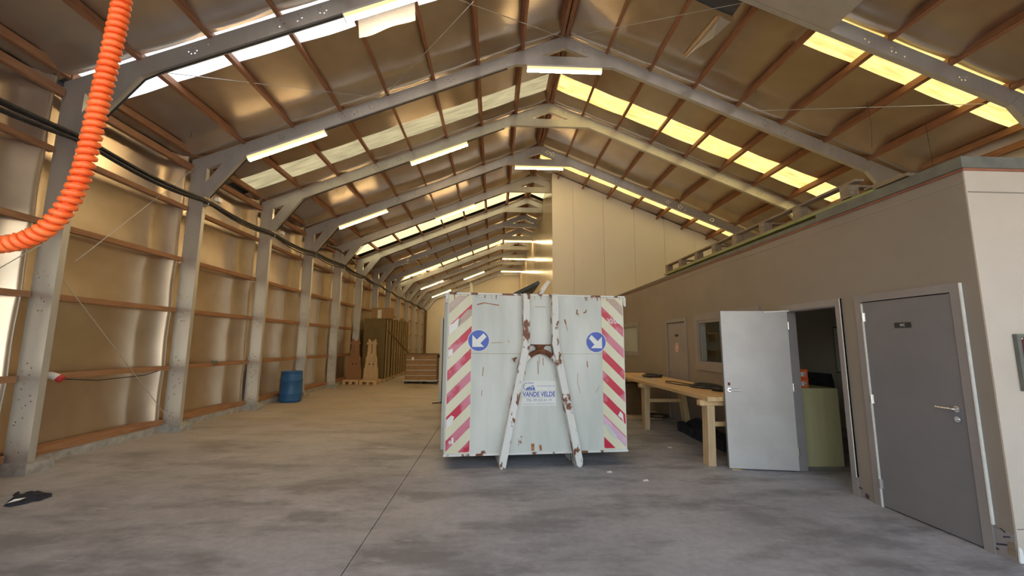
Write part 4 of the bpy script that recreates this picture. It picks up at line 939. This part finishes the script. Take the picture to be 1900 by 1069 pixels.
# waste boards poking out
def leaning(name, pts, th, m, label, cat):
    vs = [Vector(p) for p in pts]; n = (vs[1]-vs[0]).cross(vs[3]-vs[0]).normalized()*th
    o = put(name, MB().add(vs+[v+n for v in vs], [(0, 3, 2, 1), (4, 5, 6, 7), (0, 1, 5, 4), (1, 2, 6, 5), (2, 3, 7, 6), (3, 0, 4, 7)]), m); return tag(o, label, cat)
leaning('dark_board', [(-0.45, 6.55, 1.95), (0.72, 6.50, 2.545), (0.70, 7.4, 2.50), (-0.45, 7.4, 1.9)], 0.05, M_BLACK, 'dark board sticking out above the container rim', 'board')
leaning('pale_panel', [(0.30, 6.35, 1.65), (0.86, 6.30, 2.54), (0.86, 7.1, 2.55), (0.30, 7.1, 1.65)], 0.05, M_WHITE, 'pale panel tilted out of the container beside the dark board', 'panel')
o = put('yellow_lath', MB().prism([(-0.39, 0.24), (-0.34, 0.24), (-0.342, 2.50), (-0.385, 2.56)], 6.48, 6.51), M_PALESTICK); tag(o, 'narrow yellow lath standing upright above the container left rim', 'lath')

# ------------------------------------------------------------------ left side things
# blue drum
bx, by = -5.25, 11.25
prof = [(0.0, 0.0), (0.235, 0.0), (0.262, 0.02), (0.268, 0.06), (0.268, 0.18), (0.276, 0.20), (0.276, 0.22), (0.268, 0.24), (0.266, 0.52), (0.274, 0.54), (0.274, 0.56), (0.264, 0.58), (0.255, 0.70), (0.246, 0.735), (0.252, 0.74), (0.252, 0.765), (0.238, 0.765), (0.236, 0.735), (0.245, 0.70), (0.25, 0.05), (0.0, 0.04)]
dr = thing('plastic_drum', 'open blue plastic drum standing by the left wall', 'drum', (bx, by, fz(bx)+0.002))
put('body', MB().lathe(prof, 36), M_BLUE, dr)
put('rim', MB().lathe([(0.254, 0.735), (0.262, 0.74), (0.262, 0.765), (0.254, 0.772), (0.236, 0.772), (0.236, 0.735)], 36), M_BLUE, dr)
# jacket / rag, timber at the left edge, socket
def heap(outline, hgt, seed):
    bm = bmesh.new(); vs = [bm.verts.new((x, y, 0)) for x, y in outline]; bm.faces.new(vs)
    bmesh.ops.triangulate(bm, faces=bm.faces[:]); bmesh.ops.subdivide_edges(bm, edges=bm.edges[:], cuts=5, use_grid_fill=True)
    segs = list(zip(outline, outline[1:]+outline[:1]))
    def dist(p):
        best = 9
        for (ax, ay), (bx_, by_) in segs:
            dx, dy = bx_-ax, by_-ay; t = max(0, min(1, ((p.x-ax)*dx+(p.y-ay)*dy)/(dx*dx+dy*dy+1e-9)))
            best = min(best, math.hypot(p.x-ax-dx*t, p.y-ay-dy*t))
        return best
    for v in bm.verts:
        e = min(1, dist(v.co)/0.05); v.co.z = fz(v.co.x)+0.003 + hgt*math.sqrt(e)*(0.65+0.35*math.sin(38*v.co.x+seed)*math.cos(31*v.co.y))
    bmesh.ops.recalc_face_normals(bm, faces=bm.faces)
    me = bpy.data.meshes.new('heap'); bm.to_mesh(me); bm.free(); me.polygons.foreach_set('use_smooth', [True]*len(me.polygons)); return me
JK = [(-4.53, 4.279), (-4.618, 4.395), (-4.642, 4.455), (-4.641, 4.488), (-4.742, 4.546), (-4.79, 4.625), (-4.792, 4.654), (-4.65, 4.527), (-4.634, 4.543), (-4.684, 4.594), (-4.663, 4.629), (-4.634, 4.643), (-4.562, 4.584), (-4.504, 4.611), (-4.434, 4.616), (-4.348, 4.529), (-4.352, 4.468), (-4.344, 4.414), (-4.389, 4.396), (-4.387, 4.351), (-4.413, 4.307), (-4.457, 4.265)]
jm = heap(JK, 0.05, 1.0); jm.materials.append(M_CLOTH)
jk = thing('dark_jacket', 'crumpled dark jacket lying on the floor at the left edge', 'jacket', (-4.55, 4.45, fz(-4.55)))
put('cloth', jm, None, jk, True)
put('pale_lining', MB().add([(-4.50, 4.272, fz(-4.5)+0.03), (-4.425, 4.312, fz(-4.4)+0.045), (-4.405, 4.345, fz(-4.4)+0.058), (-4.47, 4.31, fz(-4.5)+0.055)], [(0, 1, 2, 3)]), M_PALE, jk, True, fixn=False)
o = put('leaning_board', MB().add([(-5.25, 4.40, fz(-5)+0.004), (-4.865, 4.50, fz(-4.9)+0.002), (-4.865, 4.54, fz(-4.9)+0.002), (-5.25, 4.44, fz(-5)+0.004), (-5.45, 4.46, 0.75), (-4.99, 4.56, 0.42), (-4.99, 4.60, 0.42), (-5.45, 4.50, 0.75)],
    [(0, 3, 2, 1), (4, 5, 6, 7), (0, 1, 5, 4), (1, 2, 6, 5), (2, 3, 7, 6), (3, 0, 4, 7)]), M_PINE); tag(o, 'pale timber board leaning at the left edge beside the dark jacket', 'board')
sk2 = thing('power_socket', 'white and red power socket on the wall rail beside the nearest column', 'socket', (-5.58, 5.50, 1.15))
put('body', MB().tube([(-5.62, 5.48, 1.16), (-5.50, 5.50, 1.16), (-5.44, 5.53, 1.13)], 0.045, 12), M_WHITE, sk2, True)
put('flap', MB().tube([(-5.44, 5.53, 1.13), (-5.405, 5.54, 1.105)], 0.048, 12), M_REDP, sk2, True)
o = put('socket_box', MB().box(-5.615, -5.56, 8.60, 8.73, 1.15, 1.215).box(-5.56, -5.55, 8.63, 8.70, 1.165, 1.2), M_GREYCAP, bevel=0.006); tag(o, 'small grey socket box on the wall rail between second and third columns', 'socket')
o = put('rail_cable', MB().tube([(-5.60, 5.55, 1.12), (-5.58, 6.2, 1.04), (-5.58, 7.0, 1.05), (-5.60, 7.45, 1.13)], 0.007, 6), M_CABLE); tag(o, 'thin cable sagging from the power socket along the left wall rail', 'cable')

# pallets and timber A-stands
def pallet(x0, x1, y0, y1, zb, label):
    t = thing('wooden_pallet', label, 'pallet', ((x0+x1)/2, (y0+y1)/2, zb), 0, 'pallets under the timber stands')
    for x in (x0+0.06, (x0+x1)/2, x1-0.06):
        for yy in (y0+0.07, y1-0.07): put('block', MB().box(x-0.055, x+0.055, yy-0.06, yy+0.06, zb, zb+0.10), M_PINE, t, True)
    for yy in (y0+0.06, (y0+y1)/2, y1-0.06): put('deck_board', MB().box(x0, x1, yy-0.055, yy+0.055, zb+0.10, zb+0.165), M_PINE, t, True)
def stand(xc, yc, zb, label, m):
    t = thing('timber_stand', label, 'stand', (xc, yc, zb), 0, 'timber stands on the pallets')
    half = [(0.27, 0.0), (0.255, 0.40), (0.225, 0.46), (0.205, 0.80), (0.165, 0.88), (0.145, 1.20), (0.145, 1.50), (0.085, 1.50), (0.085, 1.44), (0.022, 1.44), (0.018, 0.95)]
    pl_ = [(xc+a, zb+b) for a, b in half] + [(xc-a, zb+b) for a, b in reversed(half)]
    put('upright', MB().prism(pl_, yc-0.03, yc+0.03), m, t, True)
    put('back_brace', MB().prism([(yc+0.03, zb), (yc+0.28, zb), (yc+0.26, zb+0.08), (yc+0.03, zb+0.95)], xc-0.025, xc+0.025, 'x'), m, t, True)
    put('cross_piece', MB().box(xc-0.19, xc+0.19, yc-0.06, yc-0.03, zb+1.30, zb+1.38), m, t, True)
    put('foot', MB().box(xc-0.275, xc+0.275, yc-0.06, yc-0.031, zb-0.0, zb+0.07), m, t, True)
    for dx in (-0.06, 0.08): put('dark_knot', MB().prism([(xc+dx-0.035, zb+0.59), (xc+dx+0.035, zb+0.59), (xc+dx, zb+0.53)], yc-0.036, yc-0.0305), M_BLACK, t, True)
zl = fz(-5.3)
pallet(-5.54, -4.96, 15.75, 16.45, zl, 'pine pallet under the left timber stand by the column')
pallet(-4.93, -4.30, 15.75, 16.45, zl-0.01, 'pine pallet under the right timber stand in front of the boards')
stand(-5.22, 16.05, zl+0.166, 'left darker timber stand on its pallet beside the column', M_GIRT)
stand(-4.60, 16.05, zl+0.156, 'right paler timber stand on its pallet before the olive board', M_PINE2)
# packs of boards
for i, ya in enumerate((16.95, 18.05, 19.1, 20.15, 21.2)):
    t = thing('board_pack', ['olive board pack nearest the timber stands, its face fully seen', 'second brown board pack behind the olive one', 'third brown board pack along the left wall', 'fourth brown board pack along the left wall', 'furthest brown board pack along the left wall'][i], 'board pack', (-4.9, ya, zl), 0, 'packs of boards standing on pallets')
    dx = 0.03*i
    put('front_board', MB().box(-5.22, -4.33-dx, ya, ya+0.05, zl+0.13, 2.57+0.03*i), M_OLIVE if i == 0 else M_BROWN, t, True)
    put('boards', MB().box(-5.21, -4.36-dx, ya+0.05, ya+0.72, zl+0.13, 2.55+0.03*i), M_BROWN, t, True)
    put('edge_batten', MB().box(-4.36-dx, -4.31-dx, ya+0.0, ya+0.13, zl+0.1, 2.55+0.03*i), M_EDGE, t, True)
    put('edge_batten', MB().box(-4.36-dx, -4.31-dx, ya+0.60, ya+0.72, zl+0.1, 2.55+0.03*i), M_EDGE, t, True)
    put('bearer', MB().box(-5.21, -4.30-dx, ya+0.03, ya+0.12, zl-0.0, zl+0.1), M_PINE, t, True); put('bearer', MB().box(-5.21, -4.30-dx, ya+0.6, ya+0.7, zl-0.0, zl+0.1), M_PINE, t, True)
cbx = thing('cardboard_box', 'cardboard box with a pale strip on top of the board packs', 'box', (-4.62, 17.3, 2.60))
put('carton', MB().box(-5.00, -4.22, 17.1, 17.62, 2.58, 3.02), M_CARD, cbx, True, bevel=0.01); put('paper_strip', MB().box(-4.75, -4.59, 17.09, 17.1, 2.58, 2.93), M_PALE, cbx, True)
o = put('leaning_batten', MB().bar((-4.25, 16.86, 2.10), (-3.72, 18.7, 1.10), 0.04, 0.06), M_BROWN); tag(o, 'brown batten slanting across the ends of the board packs', 'batten')
# stillage
sb = thing('stillage_crate', 'brown banded crate on a pallet base in the middle of the far floor', 'crate', (-2.8, 17.0, 0.0))
zs = fz(-2.8)
put('body', MB().box(-3.40, -2.22, 16.52, 17.5, zs+0.14, 1.13), M_CARD, sb, True)
put('dark_wall', MB().box(-3.42, -3.40, 16.5, 17.52, zs+0.12, 1.16).box(-2.22, -2.20, 16.5, 17.52, zs+0.12, 1.16), M_BROWN, sb, True)
put('top_frame', MB().box(-3.44, -2.18, 16.49, 16.53, 1.14, 1.18).box(-3.44, -2.18, 17.49, 17.53, 1.14, 1.18).box(-3.44, -3.40, 16.53, 17.49, 1.14, 1.18).box(-2.22, -2.18, 16.53, 17.49, 1.14, 1.18), M_BROWN, sb, True)
for z in (0.34, 0.54, 0.74, 0.94): put('band', MB().box(-3.41, -2.21, 16.508, 16.52, z, z+0.018), M_GALV, sb, True)
put('base_rail', MB().box(-3.44, -2.18, 16.48, 17.54, zs+0.10, zs+0.14), M_GALV, sb, True)
for x in (-3.38, -2.81, -2.25):
    for yy in (16.55, 17.45): put('foot', MB().box(x-0.07, x+0.07, yy-0.05, yy+0.05, zs+0.0, zs+0.10), M_BLACK, sb, True)
put('paper_tag', MB().box(-3.19, -3.10, 16.505, 16.508, 0.93, 1.05), M_WHITE, sb, True)
# dark downpipe in the far corner
o = put('far_post', MB().box(-5.18, -5.0, 30.9, 31.1, fz(-5.2), 4.0), M_BROWN); tag(o, 'dark brown post at the far end of the left wall', 'post')

# ------------------------------------------------------------------ orange spiral hose
ctrl = [Vector(p) for p in ((-1.16, 1.2, 6.55), (-1.16, 1.2, 5.0), (-1.16, 1.2, 3.6), (-1.158, 1.2, 2.9), (-1.160, 1.2, 2.64), (-1.166, 1.2, 2.50), (-1.178, 1.2, 2.34), (-1.188, 1.2, 2.20), (-1.203, 1.2, 2.06), (-1.236, 1.2, 1.957), (-1.295, 1.2, 1.887), (-1.39, 1.2, 1.855), (-1.52, 1.2, 1.87), (-1.75, 1.2, 2.0), (-2.3, 1.2, 2.5), (-3.4, 1.2, 3.2), (-4.8, 1.2, 3.75), (-5.52, 1.2, 3.95))]
def catmull(P, step):
    out = []
    for i in range(len(P)-1):
        a, b, c, d = P[max(i-1, 0)], P[i], P[i+1], P[min(i+2, len(P)-1)]
        n = max(2, int((c-b).length/step))
        for k in range(n):
            t = k/n; out.append(0.5*((2*b)+(c-a)*t+(2*a-5*b+4*c-d)*t*t+(3*b-a-3*c+d)*t**3))
    out.append(P[-1]); return out
cen = catmull(ctrl, 0.0021)
hp = []; s_ = 0.0
for i, p in enumerate(cen):
    d = (cen[min(i+1, len(cen)-1)]-cen[max(i-1, 0)]).normalized()
    a = Vector((0, 1, 0)); b = d.cross(a).normalized()
    if i: s_ += (p-cen[i-1]).length
    t = 2*math.pi*s_/0.0215
    hp.append(p + (a*math.cos(t)+b*math.sin(t))*0.0165)
hs = thing('spiral_hose', 'bright orange spiral air hose hanging close to the camera', 'hose', (-1.16, 1.2, 1.85))
put('coil', MB().tube(hp, 0.0098, 6), M_ORANGE, hs, True)
put('inner_tube', MB().tube(cen[::8], 0.0135, 8), M_ORANGE, hs, True)
